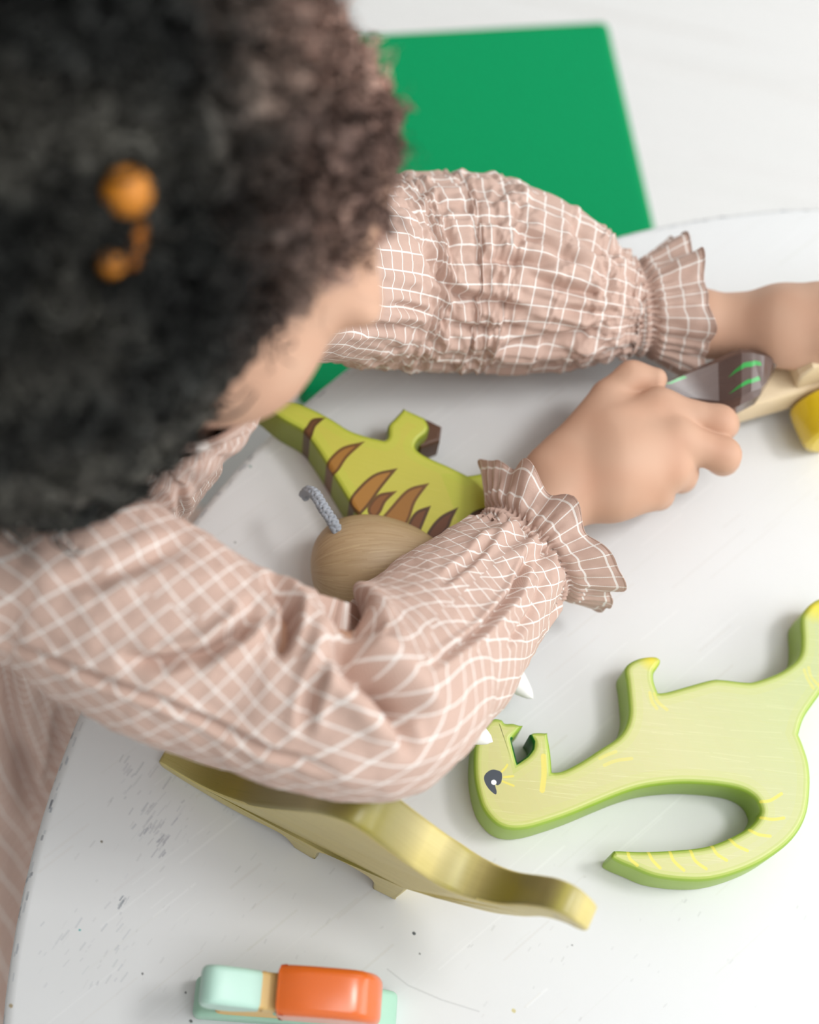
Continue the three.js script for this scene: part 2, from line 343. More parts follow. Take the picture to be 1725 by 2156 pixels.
{ // light green dinosaur lying on its side
  const T = 0.0255;
  const O = [[245, 690], [270, 660], [300, 650], [330, 656], [345, 671], [380, 672], [421, 686, 1], [374, 742, 1], [388, 800], [399, 844, 1], [440, 815], [463, 785], [467, 755], [451, 725, 1], [470, 714], [500, 712], [530, 716, 1], [545, 800], [552, 887, 1], [600, 880], [680, 840], [760, 788], [835, 738], [872, 690], [888, 630], [885, 560], [878, 490], [872, 440], [890, 408], [940, 384], [1000, 377], [1026, 388], [1029, 405], [1014, 430], [1001, 452], [1003, 490], [1020, 537, 1], [1060, 532], [1140, 510], [1250, 480], [1300, 478], [1400, 489], [1450, 485], [1550, 449], [1618, 402], [1644, 360], [1649, 300], [1646, 215], [1662, 180], [1698, 140], [1750, 120], [1830, 150], [1845, 250], [1815, 400], [1780, 480], [1725, 556], [1665, 645], [1640, 722, 1], [1660, 770], [1684, 850], [1690, 950], [1672, 1080], [1610, 1185], [1500, 1272], [1380, 1330], [1250, 1365], [1130, 1368], [1000, 1350], [900, 1310], [845, 1287], [812, 1266], [820, 1241], [840, 1233], [950, 1237], [1100, 1230], [1230, 1215], [1330, 1180], [1420, 1130], [1459, 1085], [1467, 1050], [1440, 1000], [1380, 965], [1280, 946], [1150, 938], [1050, 943], [950, 958], [860, 985], [760, 1025], [640, 1075], [540, 1110], [440, 1138], [360, 1141], [300, 1116], [250, 1060], [225, 1000], [208, 920], [204, 840], [210, 760], [225, 715]].map((p) => z7(...p));
  const loop = smoothLoop(O);
  const g = thing('toy_dinosaur', 'pale green flat wooden dinosaur with curled tail lying on its side', 'toy dinosaur', at(1350, 1600, 0));
  const P = paintPatch(O, T, 1400, (c, path, C, S, k) => {
    c.fillStyle = '#d0cd8e'; c.fillRect(0, 0, S, S);
    const grd = c.createLinearGradient(...C(1000, 1700), ...C(1700, 1400)); grd.addColorStop(0, '#ccc682'); grd.addColorStop(0.55, '#d5d29c'); grd.addColorStop(1, '#c8d096'); c.fillStyle = grd; c.fillRect(0, 0, S, S);
    woodNoise(c, S, S, 1500, '#cdd07c', 0.22, 150, -0.12); woodNoise(c, S, S, 900, '#f4f2cc', 0.3, 150, -0.12);
    for (const [w, col, a] of [[0.015, '#cdd27c', 0.25], [0.008, '#b9c95c', 0.3], [0.0044, '#a0bb42', 0.55], [0.0022, '#93b33a', 0.9]]) { path(loop); c.strokeStyle = col; c.globalAlpha = a; c.lineWidth = w * k; c.stroke(); }
    c.globalAlpha = 1;
    const ln = (pts, w, col = '#efe05a', a = 0.75) => { path(smoothOpen(pts.map((p) => z7(...p))), false); c.strokeStyle = col; c.globalAlpha = a; c.lineWidth = w * k; c.lineCap = 'round'; c.stroke(); c.globalAlpha = 1; };
    for (const q of [[[885, 1240], [892, 1270], [925, 1300]], [[975, 1240], [990, 1275], [1025, 1312]], [[1070, 1240], [1085, 1280], [1130, 1322]], [[1160, 1235], [1180, 1280], [1228, 1316]], [[1255, 1215], [1275, 1250], [1318, 1278]], [[1335, 1185], [1360, 1212], [1410, 1236]], [[1420, 1145], [1460, 1165], [1510, 1172]], [[1470, 1090], [1520, 1098], [1570, 1092]], [[1470, 1020], [1510, 1015], [1560, 985]]]) ln(q, 0.0016);
    ln([[512, 820], [514, 900], [506, 970]], 0.0028, '#eedc66', 0.8);
    for (const q of [[[328, 888], [345, 870], [352, 858]], [[338, 912], [360, 910], [378, 908]], [[330, 930], [355, 940], [380, 950]]]) ln(q, 0.0011);
    for (const q of [[[980, 540], [990, 580], [1010, 610]], [[1000, 545], [1015, 580], [1055, 615]], [[1660, 440], [1675, 480], [1700, 520]], [[1680, 430], [1690, 470], [1725, 510]], [[780, 860], [830, 840], [900, 830]], [[760, 830], [790, 815], [830, 800]]]) ln(q, 0.0018, '#ecdf6a', 0.45);
    for (const [x, y, r] of [[985, 392, 60], [1710, 165, 80]]) { const [u, v] = C(...z7(x, y)), rg = c.createRadialGradient(u, v, 0, u, v, r / 2.091 / 3800 * k); rg.addColorStop(0, 'rgba(238,220,60,.95)'); rg.addColorStop(1, 'rgba(238,220,60,0)'); c.fillStyle = rg; c.fillRect(0, 0, S, S); }
    // mouth cut painted dark green, eye
    path([[374, 742], [388, 800], [399, 844], [440, 815], [463, 785], [467, 755], [451, 725]].map((p) => z7(...p)), false); c.strokeStyle = '#14641f'; c.lineWidth = 0.0022 * k; c.stroke();
    path(smoothLoop([[292, 879], [322, 888], [329, 905], [325, 935], [310, 948], [298, 944], [305, 975], [302, 988], [290, 982], [268, 960], [252, 930], [252, 905], [270, 886]].map((p) => z7(...p)))); c.fillStyle = '#39404c'; c.fill();
    const [u, v] = C(...z7(293, 935)); c.fillStyle = '#fff'; c.beginPath(); c.arc(u, v, 0.0014 * k, 0, 7); c.fill();
  });
  const geo = slab(O, T, 0, 0.003); planarUV(geo, P.x0, P.z0, P.s);
  part('body', geo, M(0xffffff, 0.42, { map: P.map, clearcoat: 0.15, clearcoatRoughness: 0.5 }), g);
}
{ // striped dinosaur behind the forearm
  const T = 0.03;
  const O = [[78, 78, 1], [130, 72], [220, 80], [300, 110], [380, 152], [450, 196], [520, 221], [592, 238, 1], [606, 225], [609, 180], [638, 147], [671, 112, 1], [715, 130], [758, 149, 1], [775, 185], [764, 215], [735, 240], [722, 268], [745, 292], [800, 320], [860, 346], [930, 381, 1], [985, 372], [1060, 350], [1130, 380], [1160, 460], [1120, 560], [1020, 620], [900, 640], [800, 662], [720, 676], [630, 650], [540, 600], [480, 545, 1], [450, 490], [400, 408], [358, 338], [308, 260], [262, 206], [170, 152]].map((p) => z5(...p));
  const loop = smoothLoop(O);
  const g = thing('toy_dinosaur', 'lime green wooden dinosaur with brown claw-shaped stripes lying behind the forearm', 'toy dinosaur', at(800, 1020, 0));
  const P = paintPatch(O, T, 1400, (c, path, C, S, k) => {
    c.fillStyle = '#c6c04d'; c.fillRect(0, 0, S, S);
    woodNoise(c, S, S, 1500, '#aeb030', 0.22, 160, 0.1); woodNoise(c, S, S, 900, '#d6d26e', 0.3, 160, 0.1);
    for (const [w, col, a] of [[0.014, '#bcc945', 0.3], [0.006, '#a9bb33', 0.35], [0.0022, '#808c1a', 0.9]]) { path(loop); c.strokeStyle = col; c.globalAlpha = a; c.lineWidth = w * k; c.stroke(); }
    c.globalAlpha = 0.25; path([[820, 380], [985, 372], [1100, 420], [1060, 560], [900, 600], [860, 480]].map((p) => z5(...p))); c.fillStyle = '#a6bd28'; c.fill(); c.globalAlpha = 1;
    const stripe = (pts, fill, edge) => { const q = smoothLoop(pts.map((p) => z5(...p))); path(q); c.fillStyle = fill; c.fill(); c.strokeStyle = edge; c.lineWidth = 0.0016 * k; c.globalAlpha = 0.75; c.stroke(); c.globalAlpha = 1; };
    stripe([[342, 157, 1], [305, 162], [284, 190], [272, 207], [289, 235, 1], [298, 222], [312, 185]], '#6b4424', '#47280f');
    stripe([[497, 257, 1], [430, 274], [385, 310], [363, 347], [383, 380, 1], [405, 362], [440, 310]], '#a2702c', '#55300f');
    stripe([[634, 364, 1], [560, 382], [500, 430], [457, 491], [493, 541, 1], [530, 500], [580, 430]], '#a97630', '#4b2a0d');
    stripe([[630, 455, 1], [575, 465], [540, 500], [531, 530], [550, 560, 1], [575, 530], [595, 490]], '#875526', '#532d10');
    stripe([[762, 424, 1], [690, 446], [620, 520], [580, 575], [610, 600], [655, 625, 1], [690, 560], [715, 490]], '#9c6a2c', '#5a3412');
    stripe([[772, 516, 1], [725, 535], [695, 580], [688, 625], [705, 658, 1], [728, 620], [750, 570]], '#71431f', '#391c08');
    stripe([[880, 525, 1], [830, 550], [790, 590], [765, 640], [800, 655, 1], [845, 600], [862, 560]], '#66391b', '#351a08');
    stripe([[1000, 520, 1], [950, 540], [900, 600], [890, 640], [920, 640, 1], [960, 590]], '#66391b', '#351a08');
  });
  const geo = slab(O, T, 0, 0.003); planarUV(geo, P.x0, P.z0, P.s);
  part('body', geo, M(0xffffff, 0.45, { map: P.map, clearcoat: 0.12, clearcoatRoughness: 0.5 }), g);
  const claw = slab([[742, 150, 1], [766, 157, 1], [825, 186, 1], [818, 244, 1], [742, 272, 1], [700, 240, 1], [720, 170, 1]].map((p) => z5(...p)), 0.02, 0, 0.002, 2);
  part('claw', claw, M(0x5d3d2a, 0.5), g).userData.label = 'dark brown painted claw';
}
{ // olive long-necked dinosaur standing on its feet
  const s0 = 14 * Math.PI / 180, dr = V(Math.cos(s0), 0, Math.sin(s0)), nn = V(-dr.z, 0, dr.x);
  const m = V(0.01281697, TY, -0.16832987).addScaledVector(nn, -0.0115);
  const g = thing('toy_dinosaur', 'olive long-necked wooden dinosaur standing on short legs beside the elbow', 'toy dinosaur', m);
  g.rotation.y = -s0;
  const O = [[-11.6, 0.9], [-11.2, 1.05], [-9.5, 1.2], [-8.0, 1.9], [-6.5, 3.3], [-5.2, 5.2], [-3.8, 7.7], [-2.4, 10.1], [-1.2, 11.1], [-0.2, 10.9], [0.6, 10.2], [2.2, 8.9], [3.7, 7.9], [5.2, 7.65], [6.6, 8.5], [7.7, 10.4], [8.5, 11.5], [9.4, 11.75], [10.2, 11.2], [10.65, 10.6], [10.6, 10.2], [10.2, 10.1], [9.6, 10.2], [8.8, 9.6], [8.0, 7.8], [6.9, 6.3], [5.5, 5.4], [4.1, 4.7], [2.7, 3.6, 1], [2.55, 2.0], [2.35, 0.2], [2.2, 0], [1.1, 0], [0.95, 0.3], [0.85, 1.6], [0.3, 2.3], [-0.8, 2.6], [-1.7, 2.4], [-2.1, 1.7], [-2.2, 0.2], [-2.35, 0], [-3.5, 0], [-3.7, 0.4], [-4.3, 1.3], [-5.4, 1.0], [-7.0, 0.35], [-9.4, 0.02], [-11.2, 0.1], [-11.6, 0.4]].map(([a, b, c]) => [a / 100, b / 100, c]);
  const shape = new THREE.Shape(smoothLoop(O, 5).map(([x, y]) => new THREE.Vector2(x, y)));
  let geo = new THREE.ExtrudeGeometry(shape, { depth: 0.76, bevelEnabled: true, bevelThickness: 0.12, bevelSize: 0.0022, bevelOffset: -0.0022, bevelSegments: 4, curveSegments: 1 });
  geo.translate(0, 0, -0.38);
  const W = [[-0.12, 0.35], [-0.06, 0.9], [-0.02, 1.15], [0.04, 1.15], [0.075, 0.8], [0.1, 0.68], [0.125, 0.5]];
  const p = geo.attributes.position, uv = new Float32Array(p.count * 2);
  for (let i = 0; i < p.count; i++) {
    const x = p.getX(i); let w = W[0][1];
    for (let k = 0; k < W.length - 1; k++) if (x >= W[k][0]) w = lerp(W[k][1], W[k + 1][1], clamp((x - W[k][0]) / (W[k + 1][0] - W[k][0]), 0, 1));
    p.setZ(i, p.getZ(i) * 2 * w / 100);
  }
  geo = flatFaces(creased(mergeVertices(deleteUV(geo), 1e-6), 0.55), 'z', 0.9);
  const q = geo.attributes.position, nn2 = geo.attributes.normal, uv2 = new Float32Array(q.count * 2);
  for (let i = 0; i < q.count; i++) { uv2[2 * i] = (q.getX(i) + 0.125) / 0.25; uv2[2 * i + 1] = Math.abs(nn2.getZ(i)) > 0.7 ? q.getY(i) / 0.25 : 0.5 + (q.getZ(i) + 0.0125) / 0.0625; }
  geo.setAttribute('uv', new THREE.BufferAttribute(uv2, 2));
  const map = canvasTex(1024, 1024, (c, w, h) => {
    c.fillStyle = '#d4c279'; c.fillRect(0, 0, w, h);
    woodNoise(c, w, h, 2600, '#a08a35', 0.22, 110, 0); woodNoise(c, w, h, 1800, '#e0cf86', 0.25, 110, 0);
    // darker olive stain on parts of the back, in the strip of the map that the edge uses (upper half of the canvas)
    const st = (x0, x1, a, col) => { const gr = c.createLinearGradient(x0 * w, 0, x1 * w, 0); gr.addColorStop(0, 'rgba(0,0,0,0)'); gr.addColorStop(0.5, col); gr.addColorStop(1, 'rgba(0,0,0,0)'); c.globalAlpha = a; c.fillStyle = gr; c.fillRect(x0 * w, 0, (x1 - x0) * w, h * 0.5); c.globalAlpha = 1; };
    st(0.0, 0.42, 0.75, '#8d7a22'); st(0.38, 0.6, 0.8, '#7e7418'); st(0.63, 0.72, 0.4, '#8c8420'); st(0.7, 0.86, 0.9, '#80741c'); st(0.82, 0.9, 0.45, '#8f8a25');
    for (let i = 0; i < 70; i++) { c.fillStyle = '#5f6a18'; c.globalAlpha = rr(0.05, 0.2); const x = rnd() * 0.3 * w, y = rnd() * 0.48 * h; c.fillRect(x, y, rr(10, 60), rr(2, 6)); }
    c.globalAlpha = 0.8; c.strokeStyle = '#6d5f70'; c.lineWidth = 4;                        // sleepy painted eye line on the cheek
    c.beginPath(); c.moveTo(0.86 * w, h * (1 - 0.108 / 0.25)); c.quadraticCurveTo(0.88 * w, h * (1 - 0.1055 / 0.25), 0.905 * w, h * (1 - 0.106 / 0.25)); c.stroke();
    c.globalAlpha = 1;
  });
  mesh('body', geo, M(0xffffff, 0.38, { map, clearcoat: 0.25, clearcoatRoughness: 0.35 }), g);
}
{ // small mint and orange snail
  const a = at(409, 2099, 0.008), b = at(836, 2131, 0.008), dr = b.clone().sub(a).setY(0), L = dr.length(), mid = a.clone().add(b).multiplyScalar(0.5);
  dr.normalize();
  const g = thing('toy_snail', 'small wooden snail with orange shell and mint green head at the table edge', 'toy snail', V(mid.x, TY, mid.z));
  g.rotation.y = Math.atan2(-dr.z, dr.x);
  const ext = (pts, w, bv, z = 0, bs = bv) => {
    const sh = new THREE.Shape(smoothLoop(pts, 9).map(([x, y]) => new THREE.Vector2(x / 100, y / 100)));
    const e = new THREE.ExtrudeGeometry(sh, { depth: w - 2 * bv, bevelEnabled: true, bevelThickness: bv, bevelSize: bs, bevelOffset: -bs, bevelSegments: 4, curveSegments: 1 });
    e.translate(0, 0, -(w - 2 * bv) / 2 + z); return flatFaces(creased(mergeVertices(deleteUV(e), 1e-6), 0.8), 'z', 0.995);
  };
  const h = L * 50;
  const mint = M(0xb7dacb, 0.4, { clearcoat: 0.2, clearcoatRoughness: 0.4 }), mintBase = M(0xa4cdb6, 0.45);
  mesh('foot', ext([[-h, 0.3], [-h + 0.1, 1.4], [-h + 0.6, 1.75], [-3, 1.8], [3.4, 1.9], [h - 1.0, 1.8], [h - 0.15, 1.1], [h, 0.4], [h - 0.2, 0.02, 1], [-h + 0.2, 0.02, 1]], 0.0195, 0.003), mintBase, g);
  // natural wood body side with mint swirls
  const body = ext([[-3.2, 1.5], [-3.7, 3.0], [-3.7, 4.3], [-2.6, 4.9], [-1.2, 4.75], [-0.6, 4.7], [2.6, 4.6], [3.5, 3.6], [3.3, 1.5]], 0.0165, 0.002);
  const bp = body.attributes.position, buv = new Float32Array(bp.count * 2);
  for (let i = 0; i < bp.count; i++) { buv[2 * i] = (bp.getX(i) + 0.05) / 0.1; buv[2 * i + 1] = bp.getY(i) / 0.1; }
  body.setAttribute('uv', new THREE.BufferAttribute(buv, 2));
  mesh('body', body, M(0xffffff, 0.45, { map: canvasTex(512, 512, (c, w, hh) => {
    c.fillStyle = '#e6b969'; c.fillRect(0, 0, w, hh); woodNoise(c, w, hh, 500, '#c99346', 0.25, 80, 0);
    c.strokeStyle = '#8cc0a4'; c.lineWidth = 10;
    for (const [x, y, r] of [[300, 330, 95], [300, 330, 60], [300, 330, 28]]) { c.beginPath(); c.arc(x, y, r, 0.4, 5.4); c.stroke(); }
    c.fillStyle = '#3a3020'; c.beginPath(); c.ellipse(105, 290, 9, 6, 0, 0, 7); c.fill();
  }) }), g);
  // raised head, its top slopes to the neck
  mesh('head', ext([[-4.5, 4.6], [-4.5, 5.6], [-4.15, 6.05], [-3.6, 6.1], [-2.6, 5.75], [-1.7, 5.3, 1], [-1.7, 4.3, 1], [-3.0, 3.6], [-4.1, 3.9]], 0.0178, 0.003, 0, 0.002), mint, g);
  mesh('neck', ext([[-1.75, 5.28, 1], [-1.3, 5.1], [-0.9, 5.0, 1], [-0.9, 4.2, 1], [-1.75, 4.2, 1]], 0.0174, 0.002), M(0xe2bf7c, 0.45), g).userData.label = 'bare wood neck between head and shell';
  mesh('shell', ext([[-0.98, 4.0, 1], [-1.02, 5.5], [-0.8, 5.75], [0.3, 5.95], [2.0, 5.9], [3.0, 5.65], [3.65, 5.0], [3.95, 4.2], [4.0, 3.4, 1], [1, 3.2], [-0.98, 3.4, 1]], 0.0232, 0.0045, -0.0005, 0.004), M(0xe0691b, 0.28, { clearcoat: 0.5, clearcoatRoughness: 0.2, map: canvasTex(256, 256, (c, w, hh) => { c.fillStyle = '#fff'; c.fillRect(0, 0, w, hh); woodNoise(c, w, hh, 300, '#e8a060', 0.25, 80, 0); }) }), g);
}
{ // wooden toy with a cord tail
  const g = thing('wooden_mouse', 'rounded natural wood toy with grey braided cord tail behind the elbow crook', 'wooden toy', at(770, 1180, 0));
  const axis = at(915, 1165, 0.022).sub(at(655, 1190, 0.022)).normalize();
  const c0 = at(655, 1205, 0.026);
  const prof = [[0, 0], [0.008, 0.0008], [0.016, 0.004], [0.0225, 0.01], [0.0262, 0.0175], [0.0275, 0.026], [0.0268, 0.036], [0.0235, 0.047], [0.018, 0.058], [0.011, 0.067], [0.005, 0.0715], [0, 0.0725]];
  const spl = new THREE.SplineCurve(prof.map(([r, y]) => new THREE.Vector2(r, y))).getPoints(60).map((q) => new THREE.Vector2(Math.max(q.x, 0), q.y));
  const geo = new THREE.LatheGeometry(spl, 64);
  geo.applyQuaternion(new THREE.Quaternion().setFromUnitVectors(V(0, 1, 0), axis)); geo.translate(c0.x, TY + 0.0276, c0.z);
  const map = canvasTex(512, 512, (c, w, h) => { c.fillStyle = '#b69b77'; c.fillRect(0, 0, w, h); woodNoise(c, w, h, 900, '#94754c', 0.25, 130, Math.PI / 2); woodNoise(c, w, h, 600, '#dcc49c', 0.25, 130, Math.PI / 2); });
  part('body', geo, M(0xffffff, 0.5, { map }), g);
  // braided cord: three twisted strands of short plaits
  const A = [at(715, 1128, 0.046), at(700, 1098, 0.05), at(680, 1068, 0.052), at(664, 1042, 0.051), at(650, 1034, 0.046), at(640, 1045, 0.04)];
  const path = new THREE.CatmullRomCurve3(A), cord = [];
  const fr = path.computeFrenetFrames(120);
  for (let k = 0; k < 6; k++) {
    const pts = [];
    for (let i = 0; i <= 120; i++) {
      const ph = (k % 2 ? 1 : -1) * i / 120 * Math.PI * 2 * 5 + k * Math.PI / 3, r = 0.0019 + 0.0003 * Math.sin(i * 1.3 + k);
      pts.push(path.getPointAt(i / 120).addScaledVector(fr.normals[i], Math.cos(ph) * r).addScaledVector(fr.binormals[i], Math.sin(ph) * r));
    }
    cord.push(new THREE.TubeGeometry(new THREE.CatmullRomCurve3(pts), 150, 0.0012, 6));
  }
  part('cord_tail', mergeGeometries(cord), M(0xa3a8b0, 0.9), g).userData.label = 'grey braided cord tail';
}
{ // dark brown toy gripped in the near hand
  const g = thing('toy_dinosaur', 'dark brown wooden toy with green stripes gripped in the near hand', 'toy dinosaur', at(1500, 800, 0));
  // stations along its back: near edge, far edge (survey pixels), height of the back
  const st = [[1290, 868, 1270, 838, 0.052], [1352, 850, 1345, 818, 0.055], [1415, 838, 1405, 800, 0.056], [1470, 848, 1462, 773, 0.055], [1515, 857, 1512, 750, 0.056], [1543, 857, 1540, 736, 0.06], [1562, 848, 1562, 729, 0.0645], [1582, 838, 1585, 731, 0.0655], [1604, 827, 1612, 738, 0.0635], [1618, 806, 1630, 745, 0.06], [1630, 784, 1638, 762, 0.055]];
  const pos = [], uv = [], idx = [], N = st.length, RING = 8;
  st.forEach(([ax, ay, bx, by, h], i) => {
    const a = at(ax, ay, h - 0.0045), b = at(bx, by, h), t = 0.021 - 0.006 * (i / N);
    const mid = a.clone().add(b).multiplyScalar(0.5), c = 0.12;
    const ring = [a.clone().lerp(b, c), a.clone().lerp(b, 1 - c), b.clone().setY(b.y - 0.003), b.clone().setY(b.y - t + 0.003), b.clone().lerp(a, c).setY(b.y - t), a.clone().lerp(b, c).setY(a.y - t), a.clone().setY(a.y - t + 0.003), a.clone().setY(a.y - 0.003)];
    ring.forEach((q, k) => { pos.push(q.x, q.y, q.z); uv.push(i / (N - 1), [0.08, 0.92, 1, 1, 0.9, 0.1, 0, 0][k]); });
  });
  for (let i = 0; i < N - 1; i++) for (let k = 0; k < RING; k++) { const a = i * RING + k, b = i * RING + (k + 1) % RING; idx.push(a, b, a + RING, b, b + RING, a + RING); }
  for (const o of [0, (N - 1) * RING]) for (let k = 1; k < RING - 1; k++) o ? idx.push(o, o + k, o + k + 1) : idx.push(o, o + k + 1, o + k);
  let geo = new THREE.BufferGeometry(); geo.setAttribute('position', new THREE.Float32BufferAttribute(pos, 3)); geo.setAttribute('uv', new THREE.Float32BufferAttribute(uv, 2)); geo.setIndex(idx);
  geo = creased(geo, 0.45);
  const map = canvasTex(512, 512, (c, w, h) => {
    c.fillStyle = '#64504a'; c.fillRect(0, 0, w, h); woodNoise(c, w, h, 900, '#3a2925', 0.3, 60, 0); woodNoise(c, w, h, 300, '#8a6450', 0.25, 50, 0);
    // green claw stripes
    c.fillStyle = '#35a84a';
    const X = (s) => s / (N - 1) * w;
    const claw = (x0, x1, v, s) => { c.beginPath(); c.moveTo(X(x0), (1 - v + s * 0.2) * h); c.quadraticCurveTo(X(lerp(x0, x1, 0.5)), (1 - v - s * 0.06) * h, X(x1), (1 - v - 0.02) * h); c.lineTo(X(x1 + 0.12), (1 - v + 0.08) * h); c.quadraticCurveTo(X(lerp(x0, x1, 0.6)), (1 - v + s * 0.1) * h, X(x0), (1 - v + s * 0.2) * h); c.fill(); };
    claw(4.7, 7.7, 0.72, 0.9); claw(4.7, 7.7, 0.34, 0.6); claw(1.6, 2.6, 0.9, 0.5);
  });
  part('body', geo, M(0xffffff, 0.25, { map, clearcoat: 0.6, clearcoatRoughness: 0.15 }), g);
}
{ // pale wooden car under the far hand
  const ax = at(1725, 845, 0.03).sub(at(1552, 893, 0.03)).setY(0).normalize(), side = V(-ax.z, 0, ax.x);   // side points towards the camera
  const o = at(1552, 893, 0.014);
  const g = thing('toy_car', 'pale unpainted wooden toy car with yellow wheels under the far hand', 'toy car', V(o.x, TY, o.z));
  g.rotation.y = Math.atan2(-ax.z, ax.x);
  const wood = M(0xffffff, 0.5, { map: canvasTex(512, 512, (c, w, h) => { c.fillStyle = '#e6cfab'; c.fillRect(0, 0, w, h); woodNoise(c, w, h, 500, '#cfae80', 0.2, 160, 0.05); }) });
  const ext = (pts, w, bv, z) => {
    const sh = new THREE.Shape(pts.map(([x, y]) => new THREE.Vector2(x / 100, y / 100)));
    const e = new THREE.ExtrudeGeometry(sh, { depth: w - 2 * bv, bevelEnabled: true, bevelThickness: bv, bevelSize: bv, bevelOffset: -bv, bevelSegments: 3, curveSegments: 12 });
    e.translate(0, 0, z - w + bv); return creased(e, 0.5);
  };
  const uvScale = (geo) => { const u = geo.attributes.uv; for (let i = 0; i < u.count; i++) u.setXY(i, u.getX(i) * 8, u.getY(i) * 8); return geo; };
  mesh('chassis', uvScale(ext([[-1.0, 1.5], [-0.9, 3.3], [-0.3, 3.6], [13, 3.6], [13.4, 3.2], [13.4, 1.4], [-0.6, 1.3]], 0.034, 0.003, 0)), wood, g);
  mesh('cabin', uvScale(ext([[3.2, 3.5], [2.9, 5.2], [3.4, 6.1], [10, 6.1], [10.6, 3.5]], 0.030, 0.003, -0.002)), wood, g);
  const yel = M(0xe3c21c, 0.35, { clearcoat: 0.3 });
  for (const x of [0.052, 0.115]) for (const [z, s] of [[0.0145, 1], [-0.0485, -1]]) {
    const r = 0.021, pr = [[0, -0.012], [r - 0.003, -0.012], [r, -0.009], [r, 0.008], [r - 0.002, 0.0115], [r - 0.005, 0.0125], [0.007, 0.0125], [0.006, 0.0105], [0, 0.0105]].map(([a, b]) => new THREE.Vector2(a, b));
    const w = creased(new THREE.LatheGeometry(new THREE.SplineCurve(pr).getPoints(50), 64), 0.9); w.rotateX(s * Math.PI / 2); w.translate(x, r, z);
    mesh('wheel', w, yel, g);
  }
}
{ // toy with two white horns, mostly under the sleeve
  const g = thing('horned_toy', 'wooden toy whose two white horn tips stick out from under the sleeve', 'toy', at(985, 1450, 0));
  const horn = (a, b, r) => {
    const L = a.distanceTo(b), pr = []; for (let i = 0; i <= 14; i++) { const t = i / 14; pr.push(new THREE.Vector2(r * Math.pow(1 - t, 0.6) * (1 - 0.1 * t) + 0.0001, t * L)); }
    const q = new THREE.LatheGeometry(pr, 24); q.applyQuaternion(new THREE.Quaternion().setFromUnitVectors(V(0, 1, 0), b.clone().sub(a).normalize())); q.translate(a.x, a.y, a.z); return q;
  };
  const hw = M(0xf6f5f2, 0.35);
  part('horn', horn(at(1035, 1385, 0.02), at(1123, 1471, 0.02), 0.0115), hw, g);
  part('horn', horn(at(930, 1508, 0.05), at(1038, 1562, 0.05), 0.0125), hw, g);
  const head = slab([[905, 1440], [960, 1380], [1020, 1370], [1050, 1400], [1035, 1440], [990, 1480], [960, 1530], [920, 1540], [895, 1500]], 0.045, 0, 0.005);
  part('head', head, M(0x9aa0a0, 0.5), g);
}

// ---------------------------------------------------------------- the child
const HC = at(430, 386, 0.30);                                             // middle of the head
const camDir = (x, y, z) => V(0, 0, 0).addScaledVector(RX, x).addScaledVector(UY, y).addScaledVector(BZ, z).normalize();
const hF = camDir(0.53, -0.375, -0.70), hU = (() => { const u = camDir(0.655, 0.62, 0.22); return u.addScaledVector(hF, -u.dot(hF)).normalize(); })(), hL = hU.clone().cross(hF);
const hw = (x, y, z) => HC.clone().addScaledVector(hL, x).addScaledVector(hU, y).addScaledVector(hF, z);
const person = thing('person', 'child with dark curly hair in a pink checked dress leaning over the table', 'person', V(-0.25, 0, -0.33));

// body: head, hands and the rest, each sampled on a grid of its own, merged into one mesh
const NECK = V(-0.12, TY + 0.175, -0.342), CHEST = V(-0.152, TY + 0.1, -0.355), PELVIS = V(-0.225, TY - 0.1, -0.34);
const neckTop = hw(0, -0.045, -0.02);
function headField(wx, wy, wz) {
  const dx = wx - HC.x, dy = wy - HC.y, dz = wz - HC.z;
  const x = dx * hL.x + dy * hL.y + dz * hL.z, y = dx * hU.x + dy * hU.y + dz * hU.z, z = dx * hF.x + dy * hF.y + dz * hF.z, ax = Math.abs(x);
  let d = ell(x, y, z, 0, 0.008, -0.01, 0.068, 0.07, 0.08);
  d = smin(d, ell(x, y, z, 0, -0.035, 0.026, 0.053, 0.064, 0.052), 0.03);
  d = smin(d, ell(ax, y, z, 0.033, -0.036, 0.043, 0.03, 0.03, 0.029), 0.022);          // cheeks
  d = smin(d, ell(ax, y, z, 0.028, 0.012, 0.063, 0.026, 0.01, 0.012), 0.014);          // brows
  d = -smin(-d, ell(ax, y, z, 0.03, -0.006, 0.088, 0.017, 0.011, 0.014), 0.012);       // eye sockets
  d = smin(d, cap(ax, y, z, V(0, 0.002, 0.073), V(0, -0.024, 0.084), 0.005, 0.0085), 0.01);  // nose
  d = smin(d, ell(ax, y, z, 0.008, -0.027, 0.078, 0.006, 0.005, 0.006), 0.005);
  d = smin(d, ell(ax, y, z, 0.006, -0.046, 0.071, 0.014, 0.0045, 0.006), 0.004);       // lips
  d = smin(d, ell(ax, y, z, 0.004, -0.054, 0.07, 0.012, 0.005, 0.006), 0.004);
  d = smin(d, ell(x, y, z, 0, -0.078, 0.052, 0.02, 0.016, 0.018), 0.02);               // chin
  d = smin(d, ell(ax, y, z, 0.069, -0.012, -0.012, 0.006, 0.022, 0.013), 0.008);       // ears
  d = -smin(-d, ell(ax, y, z, 0.076, -0.01, -0.007, 0.005, 0.015, 0.009), 0.004);
  d = smin(d, cap(wx, wy, wz, NECK, neckTop, 0.027, 0.028), 0.02);
  return d;
}
const J = (l) => l.map((q) => at(...q));
const chain = (pts, radii) => pts.slice(1).map((p, i) => [pts[i], p, radii[i], radii[i + 1]]);
const RH = [];                                                             // near hand: forearm, back of the hand, fingers, thumb
